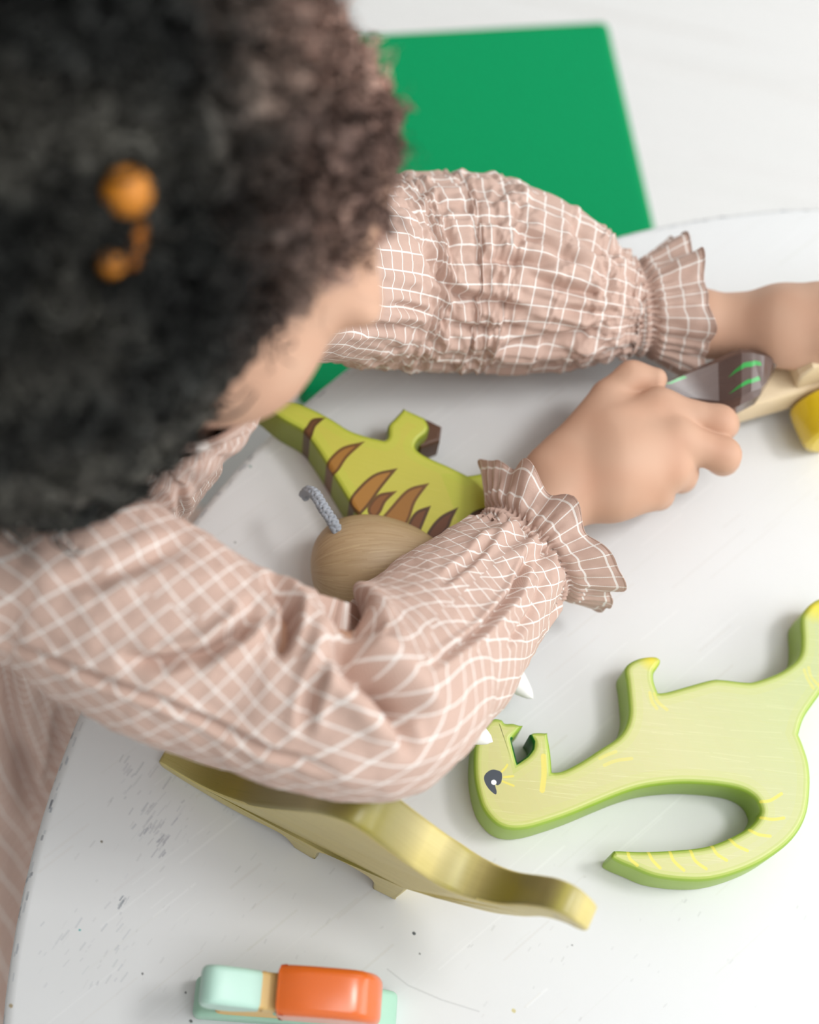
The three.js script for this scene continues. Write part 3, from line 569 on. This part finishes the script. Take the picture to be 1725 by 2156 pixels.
RH.push({ k: 0.012, caps: [...chain(J([[960, 1310, 0.072], [1093, 1180, 0.046], [1180, 1030, 0.045]]), [0.022, 0.0165, 0.018]),
  ...chain(J([[1160, 990, 0.046], [1290, 915, 0.055], [1392, 860, 0.058]]), [0.0125, 0.0125, 0.0105]),
  ...chain(J([[1180, 1010, 0.046], [1310, 965, 0.057], [1425, 925, 0.06]]), [0.014, 0.014, 0.0108]),
  ...chain(J([[1195, 1035, 0.045], [1300, 1005, 0.054], [1412, 986, 0.054]]), [0.014, 0.0135, 0.0105]),
  ...chain(J([[1205, 1045, 0.041], [1290, 1040, 0.046], [1372, 1034, 0.044]]), [0.012, 0.0115, 0.0095]),
  ...chain(J([[1200, 1000, 0.036], [1350, 950, 0.04]]), [0.014, 0.012])] });
RH.push({ k: 0.006, caps: chain(J([[1385, 862, 0.058], [1515, 889, 0.058], [1522, 893, 0.042], [1488, 885, 0.03]]), [0.0102, 0.0088, 0.0082, 0.0072]) });
RH.push({ k: 0.006, caps: chain(J([[1420, 925, 0.06], [1522, 958, 0.056], [1523, 966, 0.038], [1485, 955, 0.026]]), [0.0108, 0.0092, 0.0085, 0.0074]) });
RH.push({ k: 0.006, caps: chain(J([[1408, 986, 0.054], [1432, 996, 0.044], [1434, 1004, 0.028], [1400, 990, 0.02]]), [0.0105, 0.0092, 0.0082, 0.0072]) });
RH.push({ k: 0.006, caps: chain(J([[1370, 1034, 0.044], [1386, 1040, 0.032], [1380, 1044, 0.02], [1350, 1030, 0.016]]), [0.0092, 0.0082, 0.0074, 0.0066]) });
RH.push({ k: 0.014, caps: chain(J([[1205, 955, 0.046], [1284, 838, 0.05]]), [0.013, 0.0108]) });
RH.push({ k: 0.006, caps: chain(J([[1284, 838, 0.05], [1332, 795, 0.055], [1381, 798, 0.0575]]), [0.0108, 0.0086, 0.0064]) });
const LH = [];                                                             // far hand
LH.push({ k: 0.012, caps: [...chain(J([[1200, 640, 0.05], [1325, 655, 0.045], [1480, 682, 0.043], [1555, 692, 0.044]]), [0.022, 0.0175, 0.0165, 0.0145]),
  ...chain(J([[1560, 702, 0.044], [1650, 705, 0.06], [1742, 706, 0.072]]), [0.013, 0.0125, 0.0105]),
  ...chain(J([[1560, 692, 0.046], [1650, 685, 0.062], [1755, 680, 0.075]]), [0.0135, 0.013, 0.0108]),
  ...chain(J([[1560, 685, 0.045], [1650, 668, 0.059], [1748, 656, 0.072]]), [0.0125, 0.0125, 0.0104]),
  ...chain(J([[1562, 680, 0.043], [1640, 656, 0.052], [1725, 636, 0.064]]), [0.011, 0.011, 0.0094])] });
for (const [a, b, c, d] of [[[1742, 706, 0.072], [1830, 716, 0.076], [1880, 716, 0.066], [1900, 716, 0.05]], [[1755, 680, 0.075], [1850, 684, 0.079], [1905, 682, 0.068], [1925, 682, 0.05]], [[1748, 656, 0.072], [1838, 652, 0.076], [1890, 650, 0.064], [1908, 650, 0.048]], [[1725, 636, 0.064], [1795, 624, 0.066], [1838, 620, 0.056], [1852, 620, 0.042]]]) LH.push({ k: 0.006, caps: chain(J([a, b, c, d]), [0.0104, 0.009, 0.0082, 0.007]) });
LH.push({ k: 0.012, caps: chain(J([[1590, 714, 0.048], [1680, 732, 0.052], [1735, 735, 0.058], [1775, 728, 0.064]]), [0.012, 0.0105, 0.0088, 0.007]) });
const fieldOf = (hand) => (x, y, z) => {
  const f = hand.map((grp) => { let e = 1; for (const c of grp.caps) e = smin(e, cap(x, y, z, ...c), grp === hand[0] ? 0.011 : 0.005); return e; });
  let d = f[0]; for (let i = 1; i < f.length; i++) d = smin(d, smin(f[0], f[i], hand[i].k), 0.0012);
  return d;
};
function boundsOf(hand, pad) {
  const lo = [9, 9, 9], hi = [-9, -9, -9];
  for (const g of hand) for (const [a, b, ra, rb] of g.caps) for (const [p, r] of [[a, ra], [b, rb]]) [p.x, p.y, p.z].forEach((v, c) => { lo[c] = Math.min(lo[c], v - r - pad); hi[c] = Math.max(hi[c], v + r + pad); });
  return [lo, hi];
}
const L3 = V(0.316, 0, -0.949);                                            // towards the child's left shoulder
const shR = at(110, 1200, 0.15), shLft = NECK.clone().addScaledVector(L3, 0.082).setY(TY + 0.14);
const restCaps = [
  [PELVIS, CHEST, 0.05, 0.044], [CHEST, NECK, 0.044, 0.03], [CHEST, shR, 0.032, 0.02], [CHEST, shLft, 0.032, 0.02],
  [shR, at(560, 1420, 0.148), 0.02, 0.026], [at(560, 1420, 0.148), at(800, 1472, 0.13), 0.026, 0.025], [at(800, 1472, 0.13), at(960, 1310, 0.078), 0.025, 0.022],
  [shLft, at(760, 570, 0.075), 0.02, 0.028], [at(760, 570, 0.075), at(1000, 590, 0.052), 0.028, 0.026], [at(1000, 590, 0.052), at(1220, 640, 0.05), 0.026, 0.023],
];
for (const s of [-1, 1]) {
  const hip = PELVIS.clone().addScaledVector(L3, s * 0.036).setY(TY - 0.14), knee = V(hip.x + 0.01, 0.2, hip.z + 0.02), ank = V(hip.x - 0.02, 0.045, hip.z + 0.03), toe = V(ank.x + 0.1, 0.02, ank.z + 0.03);
  restCaps.push([hip, knee, 0.044, 0.036], [knee, ank, 0.043, 0.026], [ank, V(ank.x - 0.015, 0.024, ank.z), 0.026, 0.023], [ank, toe, 0.024, 0.018]);
}
const restField = (x, y, z) => { let d = 1; for (const c of restCaps) d = smin(d, cap(x, y, z, ...c), 0.02); return d; };
{
  const lo = [9, 9, 9], hi = [-9, -9, -9];
  for (const [a, b, ra, rb] of restCaps) for (const [p, r] of [[a, ra], [b, rb]]) [p.x, p.y, p.z].forEach((v, c) => { lo[c] = Math.min(lo[c], v - r - 0.03); hi[c] = Math.max(hi[c], v + r + 0.03); });
  const rest = surfaceNets(restField, lo, hi, 0.009);
  const head = surfaceNets(headField, [HC.x - 0.13, HC.y - 0.16, HC.z - 0.13], [HC.x + 0.13, HC.y + 0.13, HC.z + 0.13], 0.003);
  const rh = surfaceNets(fieldOf(RH), ...boundsOf(RH, 0.008), 0.0019), lh = surfaceNets(fieldOf(LH), ...boundsOf(LH, 0.008), 0.0022);
  const geo = mergeGeometries([head, rest, rh, lh]);
  const p = geo.attributes.position, col = new Float32Array(p.count * 3);
  const knuckles = J([[1392, 852, 0.068], [1428, 925, 0.07], [1412, 990, 0.063], [1375, 1040, 0.052], [1240, 1020, 0.06], [1515, 885, 0.066], [1520, 955, 0.064]]);
  const lips = hw(0, -0.05, 0.075);
  for (let i = 0; i < p.count; i++) {
    const v = V(p.getX(i), p.getY(i), p.getZ(i));
    let red = 0; for (const k of knuckles) red += Math.exp(-v.distanceToSquared(k) / 0.00006);
    red = clamp(red * 0.35 + 0.25 * nz(v.x * 60, v.y * 60, v.z * 60), -0.3, 0.6);
    const lip = sstep(0.016, 0.01, v.distanceTo(lips));
    col[3 * i] = lerp(SK[0] - 0.05 * red, 0.45, lip * 0.6); col[3 * i + 1] = lerp(SK[1] - 0.1 * red, 0.16, lip * 0.6); col[3 * i + 2] = lerp(SK[2] - 0.09 * red, 0.13, lip * 0.6);
  }
  geo.setAttribute('color', new THREE.BufferAttribute(col, 3));
  part('body', geo, SKIN, person);
  for (const s of [-1, 1]) {                                               // eyes look down at the toys
    const e = new THREE.SphereGeometry(0.0105, 24, 18), ec = e.attributes.position, cc = new Float32Array(ec.count * 3), c = hw(s * 0.03, -0.007, 0.0635), look = hF.clone();
    for (let i = 0; i < ec.count; i++) { const d = V(ec.getX(i), ec.getY(i), ec.getZ(i)).normalize().dot(look), k = d > 0.93 ? [0.01, 0.01, 0.01] : d > 0.74 ? [0.06, 0.03, 0.015] : [0.75, 0.72, 0.7]; cc.set(k, 3 * i); }
    e.setAttribute('color', new THREE.BufferAttribute(cc, 3)); e.translate(c.x, c.y, c.z);
    part('eye', e, M(0xffffff, 0.15, { vertexColors: true }), person);
  }
}

// ---- cloth: tubes along a centre line; uv in cloth cells, turned on the bias
const segDist = (px, py, l) => {                                             // distance to a line of points, and where along it (0 to 1)
  let best = 1e9, where = 0;
  for (let i = 0; i < l.length - 1; i++) {
    const [ax, ay] = l[i], [bx, by] = l[i + 1], t = clamp(((px - ax) * (bx - ax) + (py - ay) * (by - ay)) / ((bx - ax) ** 2 + (by - ay) ** 2), 0, 1);
    const d = Math.hypot(px - ax - (bx - ax) * t, py - ay - (by - ay) * t);
    if (d < best) { best = d; where = (i + t) / (l.length - 1); }
  }
  return [best, where];
};
function catmull(a, t) { const n = a.length - 1, x = clamp(t * n, 0, n - 1e-9), i = Math.floor(x), f = x - i, g = (k) => a[clamp(k, 0, n)]; return 0.5 * (2 * g(i) + (g(i + 1) - g(i - 1)) * f + (2 * g(i - 1) - 5 * g(i) + 4 * g(i + 1) - g(i + 2)) * f * f + (3 * g(i) - g(i - 1) - 3 * g(i + 1) + g(i + 2)) * f * f * f); }
// stations: [point, lateral radius, vertical radius]; disp(point, normal, t, theta) gives the offset along the normal
function clothTube(st, nS, nT, { up = V(0, 1, 0), bias = 0, disp, uRef, fixedAxis } = {}) {
  const xs = st.map((s) => s[0].x), ys = st.map((s) => s[0].y), zs = st.map((s) => s[0].z), ra = st.map((s) => s[1]), rb = st.map((s) => s[2]);
  const C = (t) => V(catmull(xs, t), catmull(ys, t), catmull(zs, t));
  const pos = [], uv = [], idx = []; let len = 0, prev = C(0);
  const rM = uRef ?? Math.max(...ra) * 0.92, ca = Math.cos(bias), sa = Math.sin(bias);
  const base = [];
  for (let i = 0; i <= nS; i++) {
    const t = i / nS, c = C(t), T = C(Math.min(1, t + 0.004)).sub(C(Math.max(0, t - 0.004))).normalize();
    len += c.distanceTo(prev); prev = c;
    let N = up.clone().addScaledVector(T, -up.dot(T)).normalize(), B = T.clone().cross(N);
    if (fixedAxis) { B = fixedAxis.clone(); N = B.clone().cross(T).normalize(); }
    const a = catmull(ra, t), b = catmull(rb, t);
    for (let j = 0; j <= nT; j++) {
      const th = j / nT * Math.PI * 2;
      base.push([c.clone().addScaledVector(N, Math.cos(th) * b).addScaledVector(B, Math.sin(th) * a), V(0, 0, 0).addScaledVector(N, Math.cos(th) * a).addScaledVector(B, Math.sin(th) * b).normalize(), t, th, T]);
      const s = len / (CELL * 4), q = th * rM / (CELL * 4);
      uv.push(s * ca - q * sa, s * sa + q * ca);
    }
  }
  base.forEach(([p, n, t, th, T]) => { const q = p.clone(); const d = disp ? disp(p, n, t, th === Math.PI * 2 ? 0 : th, T) : 0; q.addScaledVector(n, d); pos.push(q.x, q.y, q.z); });
  for (let i = 0; i < nS; i++) for (let j = 0; j < nT; j++) { const a = i * (nT + 1) + j; idx.push(a, a + nT + 1, a + 1, a + 1, a + nT + 1, a + nT + 2); }
  const g = new THREE.BufferGeometry(); g.setAttribute('position', new THREE.Float32BufferAttribute(pos, 3)); g.setAttribute('uv', new THREE.Float32BufferAttribute(uv, 2)); g.setIndex(idx); g.computeVertexNormals();
  const nrm = g.attributes.normal;
  for (let i = 0; i <= nS; i++) { const a = i * (nT + 1), b = a + nT, v = V(nrm.getX(a) + nrm.getX(b), nrm.getY(a) + nrm.getY(b), nrm.getZ(a) + nrm.getZ(b)).normalize(); nrm.setXYZ(a, v.x, v.y, v.z); nrm.setXYZ(b, v.x, v.y, v.z); }
  return g;
}
const creases = (list) => (p, n) => {
  if (n.dot(EYE.clone().sub(p).normalize()) < -0.15) return 0;
  const [x, y] = proj(p); let d = 0;
  for (const [w, deep, l, ridge = 0.35] of list) { const [r0, s] = segDist(x, y, l), r = r0 / w, depth = deep * sstep(-0.12, 0.22, s) * sstep(1.1, 0.75, s); if (r < 4) d += -depth * Math.exp(-r * r) + depth * ridge * Math.exp(-((r - 1.9) ** 2)); }
  return d;
};
const pucker = (amp, f) => (p) => amp * (nz(p.x * f, p.y * f, p.z * f) + 0.5 * nz(p.x * f * 2.3 + 7, p.y * f * 2.3, p.z * f * 2.3));

// torso and skirt
const dressRoot = (() => {
  const st = [[-0.113, 0.186, -0.34, 0.044, 0.04], [-0.116, 0.18, -0.341, 0.05, 0.043], [-0.121, 0.168, -0.342, 0.076, 0.046], [-0.13, 0.15, -0.346, 0.086, 0.048], [-0.145, 0.11, -0.35, 0.086, 0.051], [-0.164, 0.05, -0.352, 0.084, 0.058], [-0.19, 0, -0.352, 0.086, 0.066], [-0.21, -0.05, -0.345, 0.09, 0.072], [-0.23, -0.13, -0.335, 0.102, 0.088], [-0.245, -0.22, -0.32, 0.125, 0.105], [-0.25, -0.31, -0.295, 0.165, 0.14], [-0.255, -0.4, -0.26, 0.25, 0.2], [-0.255, -0.45, -0.25, 0.28, 0.22]].map(([x, h, z, a, b]) => [V(x, TY + h, z), a, b]);
  const cr = creases([[9, 0.003, [[330, 985], [375, 1020], [385, 1110]]], [12, 0.003, [[350, 930], [440, 960], [520, 900]]], [10, 0.0025, [[400, 1000], [480, 960]]], [22, 0.012, [[12, 1395], [22, 1540], [50, 1650], [95, 1760]]], [14, 0.01, [[135, 1490], [120, 1600], [100, 1680]]]]);
  const g = clothTube(st, 320, 260, { fixedAxis: L3, bias: 0.35, uRef: 0.135, disp: (p, n, t, th) => {
    const sk = sstep(0.5, 0.95, t);
    return cr(p, n) + sk * (0.012 * Math.sin(th * 9 + 2 * Math.sin(th * 2)) + 0.006 * Math.sin(th * 17 + 1)) + pucker(0.0022, 34)(p) + pucker(0.0006, 130)(p);
  } });
  return part('dress', g, CLOTH, person);
})();
// neckline binding
{
  const pts = []; for (let i = 0; i < 64; i++) { const a = i / 64 * Math.PI * 2; pts.push(V(-0.113, TY + 0.186, -0.34).addScaledVector(L3, Math.cos(a) * 0.044).add(V(0.949 * Math.sin(a) * 0.04, 0, 0.316 * Math.sin(a) * 0.04))); }
  const g = new THREE.TubeGeometry(new THREE.CatmullRomCurve3(pts, true), 160, 0.0024, 8, true);
  part('collar', g, CLOTH, dressRoot, person);
}
// near sleeve
{
  const st = [[60, 1165, 0.165, 0.044, 0.03], [150, 1215, 0.168, 0.046, 0.036], [320, 1318, 0.16, 0.0475, 0.042], [520, 1412, 0.15, 0.044, 0.041], [690, 1468, 0.146, 0.0435, 0.041], [795, 1468, 0.132, 0.0455, 0.041], [872, 1400, 0.108, 0.0442, 0.04], [945, 1325, 0.083, 0.0435, 0.037], [1015, 1250, 0.066, 0.038, 0.032], [1065, 1203, 0.056, 0.0335, 0.026], [1093, 1177, 0.051, 0.03, 0.0215]].map(([x, y, h, a, b]) => [at(x, y, h), a, b]);
  st.unshift([V(-0.132, TY + 0.13, -0.315), 0.02, 0.018], [V(-0.149, TY + 0.145, -0.272), 0.036, 0.025]);
  const cr = creases([
    [13, 0.018, [[570, 1225], [612, 1275], [608, 1325], [588, 1375]], 0.15], [21, 0.026, [[690, 1262], [752, 1284], [806, 1326]], 0.1], [32, 0.018, [[722, 1300], [742, 1390], [800, 1440], [850, 1500], [868, 1535]]],
    [15, 0.009, [[530, 1280], [510, 1325], [440, 1372], [340, 1398], [270, 1390]]], [8, 0.006, [[1118, 1165], [1085, 1245], [1010, 1330], [905, 1405]]], [8, 0.003, [[1150, 1205], [1120, 1290], [1060, 1370]]], [9, 0.003, [[1050, 1115], [990, 1180], [930, 1225]]],
    [14, 0.006, [[690, 1370], [660, 1450], [640, 1540]]], [14, 0.007, [[800, 1440], [850, 1520], [860, 1580]]], [20, 0.0035, [[120, 1225], [210, 1220], [300, 1180], [390, 1140]]], [9, 0.0035, [[0, 1352], [180, 1418], [330, 1470], [560, 1580], [700, 1625]]], [14, 0.003, [[560, 1290], [480, 1350], [380, 1430]]],
  ]);
  const p1 = pucker(0.0020, 36), p2 = pucker(0.0004, 170);
  const g = clothTube(st, 420, 320, { bias: -0.42, uRef: 0.044, disp: (p, n, t, th) => {
    t = clamp((t * 12 - 2) / 10, 0, 1); const gather = sstep(0.8, 1, t), g1 = gather * 0.0016 * Math.sin(th * 26 + 2 * Math.sin(th * 5)) * sstep(0.86, 0.99, t) + 0.003 * Math.sin(th * 9 + Math.sin(th * 3) * 2) * sstep(0.72, 0.9, t) * (1 - sstep(0.95, 1, t));
    return cr(p, n) + p1(p) + p2(p) + g1;
  } });
  part('sleeve', g, CLOTH, dressRoot, person);
}
// far sleeve, a full crumpled puff
{
  const st = [[400, 620, 0.15, 0.04, 0.03], [480, 570, 0.158, 0.05, 0.036], [640, 560, 0.11, 0.052, 0.046], [790, 572, 0.07, 0.053, 0.049], [930, 573, 0.056, 0.0555, 0.05], [1040, 580, 0.053, 0.0545, 0.05], [1150, 606, 0.051, 0.0475, 0.046], [1240, 634, 0.049, 0.0385, 0.038], [1300, 648, 0.047, 0.029, 0.029], [1328, 652, 0.046, 0.0255, 0.024]].map(([x, y, h, a, b]) => [at(x, y, h), a, b]);
  const cr = creases([
    [11, 0.006, [[1015, 548], [1100, 545], [1170, 560]]], [11, 0.006, [[1130, 590], [1200, 610], [1280, 618]]], [12, 0.006, [[1205, 470], [1260, 520], [1310, 530]]], [12, 0.006, [[1060, 725], [1150, 720], [1280, 700]]], [11, 0.005, [[960, 620], [1040, 640], [1120, 660]]],
    [10, 0.0045, [[900, 520], [930, 590], [990, 640]]], [10, 0.0045, [[730, 690], [800, 690], [860, 695]]], [10, 0.004, [[940, 680], [1020, 700], [1100, 690]]], [9, 0.004, [[1180, 650], [1250, 660], [1310, 655]]], [9, 0.004, [[830, 640], [900, 660]]], [9, 0.004, [[1080, 480], [1150, 510], [1230, 560]]],
  ]);
  const g = clothTube(st, 380, 300, { bias: 0.06, uRef: 0.05, disp: (p, n, t, th, T) => {
    const gather = sstep(0.78, 1, t), s = p.x * T.x + p.y * T.y + p.z * T.z;
    const wr = 0.0042 * nz(s * 26, th * 4.2, 3.1) + 0.0024 * nz(s * 70, th * 9, 1.7) + 0.0010 * nz(s * 150, th * 16, 8.7);
    return cr(p, n) + wr * sstep(0.1, 0.4, t) * (1 - 0.5 * gather) + gather * 0.003 * Math.sin(th * 13 + 2 * Math.sin(th * 4)) * (1 - sstep(0.96, 1, t)) + sstep(0.9, 1, t) * 0.0012 * Math.sin(th * 34);
  } });
  part('sleeve', g, CLOTH, dressRoot, person);
}
// gathered elastic and flared ruffle of each cuff
function cuff(c0, c1, ra, rb, len0, fa, fb, drop, ph, waves) {
  const ax = c1.clone().sub(c0).normalize();
  const st0 = []; for (let i = 0; i <= 4; i++) { const t = i / 4; st0.push([c0.clone().addScaledVector(ax, (t - 0.45) * len0), ra + 0.0012 * Math.cos(t * Math.PI * 4) + 0.0008, rb + 0.0012 * Math.cos(t * Math.PI * 4) + 0.0008]); }
  const band = clothTube(st0, 40, 420, { uRef: ra * 2.2, disp: (p, n, t, th) => 0.0011 * Math.sin(th * 46 + Math.sin(t * 9 + th * 3) * 1.2) + 0.0007 * nz(th * 20, t * 6, ph) });
  const cf = part('cuff', band, CLOTH, dressRoot, person);
  const st1 = [[0, 0.97, 0.97], [0.12, 1.04, 1.04], [0.35, 1.0, 1.0], [0.65, 1.0, 1.0], [0.9, 1, 1], [1, 1, 1]].map(([t, k]) => [c0.clone().addScaledVector(ax, len0 * 0.4).lerp(c1, t).add(V(0, -drop * t * t, 0)), lerp(ra, fa, Math.pow(t, 0.75)) * k, lerp(rb, fb, Math.pow(t, 0.75)) * k]);
  const ruf = clothTube(st1, 90, 420, { uRef: fa * 1.25, disp: (p, n, t, th) => {
    const w = Math.sin(th * waves + ph + 1.3 * Math.sin(th * 2 + ph)) + 0.5 * Math.sin(th * (waves * 2 - 3) + ph * 2);
    return t * 0.005 * w * Math.min(1, t * 2) + (1 - t) * 0.0013 * Math.sin(th * 30 + 2 * Math.sin(th * 4)) + 0.0012 * t * nz(th * 6, t * 5, ph + 4) + (t > 0.93 ? 0.0006 : 0);
  } });
  part('ruffle', ruf, CLOTH, cf, person);
}
cuff(at(1100, 1172, 0.05), at(1163, 1123, 0.047), 0.0292, 0.0205, 0.014, 0.05, 0.034, 0.0, 0.6, 7);
cuff(at(1334, 652, 0.046), at(1448, 642, 0.045), 0.0245, 0.0225, 0.013, 0.0405, 0.036, 0.0, 2.1, 8);

// ---- hair: a soft mass drawn back from the brow into puffs, covered with curls
const puffs = [[at(130, 280, 0.335), 0.082], [at(40, 600, 0.31), 0.082], [at(110, 680, 0.29), 0.054], [at(195, 640, 0.275), 0.032], [at(105, 845, 0.26), 0.044], [at(195, 970, 0.235), 0.019], [at(35, 920, 0.24), 0.03], [at(230, 40, 0.33), 0.075]];
const tieAt = at(258, 480, 0.385);
const hairEdge = (w) => { const d = w.clone().sub(HC), y = d.dot(hU); return -0.607 * y + 0.794 * d.dot(hF) - 0.026 + 0.014 * sstep(0.005, -0.045, y); };
function hairField(wx, wy, wz) {
  const dx = wx - HC.x, dy = wy - HC.y, dz = wz - HC.z;
  const x = dx * hL.x + dy * hL.y + dz * hL.z, y = dx * hU.x + dy * hU.y + dz * hU.z, z = dx * hF.x + dy * hF.y + dz * hF.z;
  let d = ell(x, y, z, 0, 0.008, -0.012, 0.0715, 0.0725, 0.083);
  const lineAt = -0.607 * y + 0.794 * z - 0.026 + 0.014 * sstep(0.005, -0.045, y) + 0.004 * nz(wx * 90, wy * 90, wz * 90) + 0.006 * Math.max(0, Math.abs(x) - 0.03) / 0.03;
  d = -smin(-d, -lineAt, 0.012);
  d = smin(d, ell(Math.abs(x), y, z, 0.07, -0.008, -0.017, 0.0125, 0.03, 0.021), 0.012);      // hair over the ears
  for (const [c, r] of puffs) d = smin(d, Math.hypot(wx - c.x, wy - c.y, wz - c.z) - r, 0.016);
  d += 0.006 * nz(wx * 45, wy * 45, wz * 45) + 0.004 * nz(wx * 110, wy * 110, wz * 110);
  return d;
}
{
  let lo = [HC.x - 0.12, HC.y - 0.14, HC.z - 0.12], hi = [HC.x + 0.12, HC.y + 0.13, HC.z + 0.12];
  for (const [c, r] of puffs) [c.x, c.y, c.z].forEach((v, k) => { lo[k] = Math.min(lo[k], v - r - 0.02); hi[k] = Math.max(hi[k], v + r + 0.02); });
  const core = surfaceNets(hairField, lo, hi, 0.004);
  const n = core.attributes.position.count, P = core.attributes.position, Nn = core.attributes.normal;
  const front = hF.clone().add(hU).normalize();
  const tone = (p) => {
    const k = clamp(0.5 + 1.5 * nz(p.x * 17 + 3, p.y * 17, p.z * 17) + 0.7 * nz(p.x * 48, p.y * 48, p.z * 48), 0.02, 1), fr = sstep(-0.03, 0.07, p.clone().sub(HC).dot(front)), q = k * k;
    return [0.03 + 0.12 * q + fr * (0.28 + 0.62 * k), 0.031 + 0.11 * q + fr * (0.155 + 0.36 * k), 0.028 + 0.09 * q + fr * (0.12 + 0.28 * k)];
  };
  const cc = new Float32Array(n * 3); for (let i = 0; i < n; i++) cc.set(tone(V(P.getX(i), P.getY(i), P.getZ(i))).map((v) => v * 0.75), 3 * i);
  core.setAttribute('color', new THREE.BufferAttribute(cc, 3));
  const pos = [], nor = [], col = [], idx = [], SEG = 16;
  const strand = (p0, dir, len, curl, turns, r, c) => {
    const a = V(rr(-1, 1), rr(-1, 1), rr(-1, 1)).cross(dir).normalize(), b = dir.clone().cross(a), ph = rnd() * 6.28, o = pos.length / 3, bend = V(rr(-1, 1), rr(-1, 0.2), rr(-1, 1)).multiplyScalar(0.35);
    for (let s = 0; s <= SEG; s++) {
      const t = s / SEG, an = ph + t * turns * 6.283, cr = curl * Math.min(1, t * 4);
      const q = p0.clone().addScaledVector(dir, t * len).addScaledVector(bend, t * t * len).addScaledVector(a, Math.cos(an) * cr).addScaledVector(b, Math.sin(an) * cr), w = r * (1 - 0.6 * t);
      for (let k = 0; k < 3; k++) { const e = k * 2.094, nx = a.clone().multiplyScalar(Math.cos(e)).addScaledVector(b, Math.sin(e)); pos.push(q.x + nx.x * w, q.y + nx.y * w, q.z + nx.z * w); nor.push(nx.x, nx.y, nx.z); col.push(...c); }
    }
    for (let s = 0; s < SEG; s++) for (let k = 0; k < 3; k++) { const i = o + s * 3 + k, j = o + s * 3 + (k + 1) % 3; idx.push(i, i + 3, j, j, i + 3, j + 3); }
  };
  for (let i = 0; i < 9000; i++) {
    const v = Math.floor(rnd() * n), p = V(P.getX(v), P.getY(v), P.getZ(v)), nn = V(Nn.getX(v), Nn.getY(v), Nn.getZ(v));
    if (nn.dot(EYE.clone().sub(p)) < -0.25) continue;
    if (rnd() < 0.6 && hairEdge(p) > -0.01) continue;
    const toTie = tieAt.clone().sub(p), flow = toTie.clone().addScaledVector(nn, -toTie.dot(nn)).normalize();
    const onScalp = p.clone().sub(HC).dot(hF) > -0.035;
    const dir = onScalp ? flow.clone().addScaledVector(nn, rr(-0.05, 0.22)).add(V(rr(-0.3, 0.3), rr(-0.3, 0.3), rr(-0.3, 0.3))).normalize() : nn.clone().multiplyScalar(rr(0.3, 1)).add(V(rr(-0.8, 0.8), rr(-0.8, 0.8), rr(-0.8, 0.8))).normalize();
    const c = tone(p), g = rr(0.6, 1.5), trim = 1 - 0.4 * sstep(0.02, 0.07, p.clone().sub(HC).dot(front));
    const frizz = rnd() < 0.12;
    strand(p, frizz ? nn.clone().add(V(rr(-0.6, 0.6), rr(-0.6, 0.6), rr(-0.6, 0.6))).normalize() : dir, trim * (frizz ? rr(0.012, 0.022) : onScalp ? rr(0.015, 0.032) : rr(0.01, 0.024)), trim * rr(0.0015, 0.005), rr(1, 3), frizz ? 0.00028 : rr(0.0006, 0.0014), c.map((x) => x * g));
  }
  const curls = new THREE.BufferGeometry();
  curls.setAttribute('position', new THREE.Float32BufferAttribute(pos, 3)); curls.setAttribute('normal', new THREE.Float32BufferAttribute(nor, 3)); curls.setAttribute('color', new THREE.Float32BufferAttribute(col, 3)); curls.setIndex(idx);
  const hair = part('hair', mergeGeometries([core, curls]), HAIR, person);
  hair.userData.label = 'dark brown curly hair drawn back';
  // orange hair tie wound round the puff
  const pts = []; for (let i = 0; i < 48; i++) { const a = i / 48 * Math.PI * 2; pts.push(at(252 + 34 * Math.sin(a), 480 - 85 * Math.cos(a), 0.369 + 0.008 * Math.sin(a))); }
  const tie = new THREE.TubeGeometry(new THREE.CatmullRomCurve3(pts, true), 120, 0.0038, 10, true);
  const ht = part('hair_tie', tie, M(0xc9761c, 0.6), hair, person); ht.userData.label = 'orange hair tie';
  for (const [x, y, h, r] of [[268, 404, 0.393, 0.0082], [234, 556, 0.38, 0.0045]]) { const b = new THREE.SphereGeometry(r, 24, 18), c = at(x, y, h); b.translate(c.x, c.y, c.z); part('bead', b, M(0xcd7f1e, 0.5), hair, person); }
}

renderer.render(scene, camera);
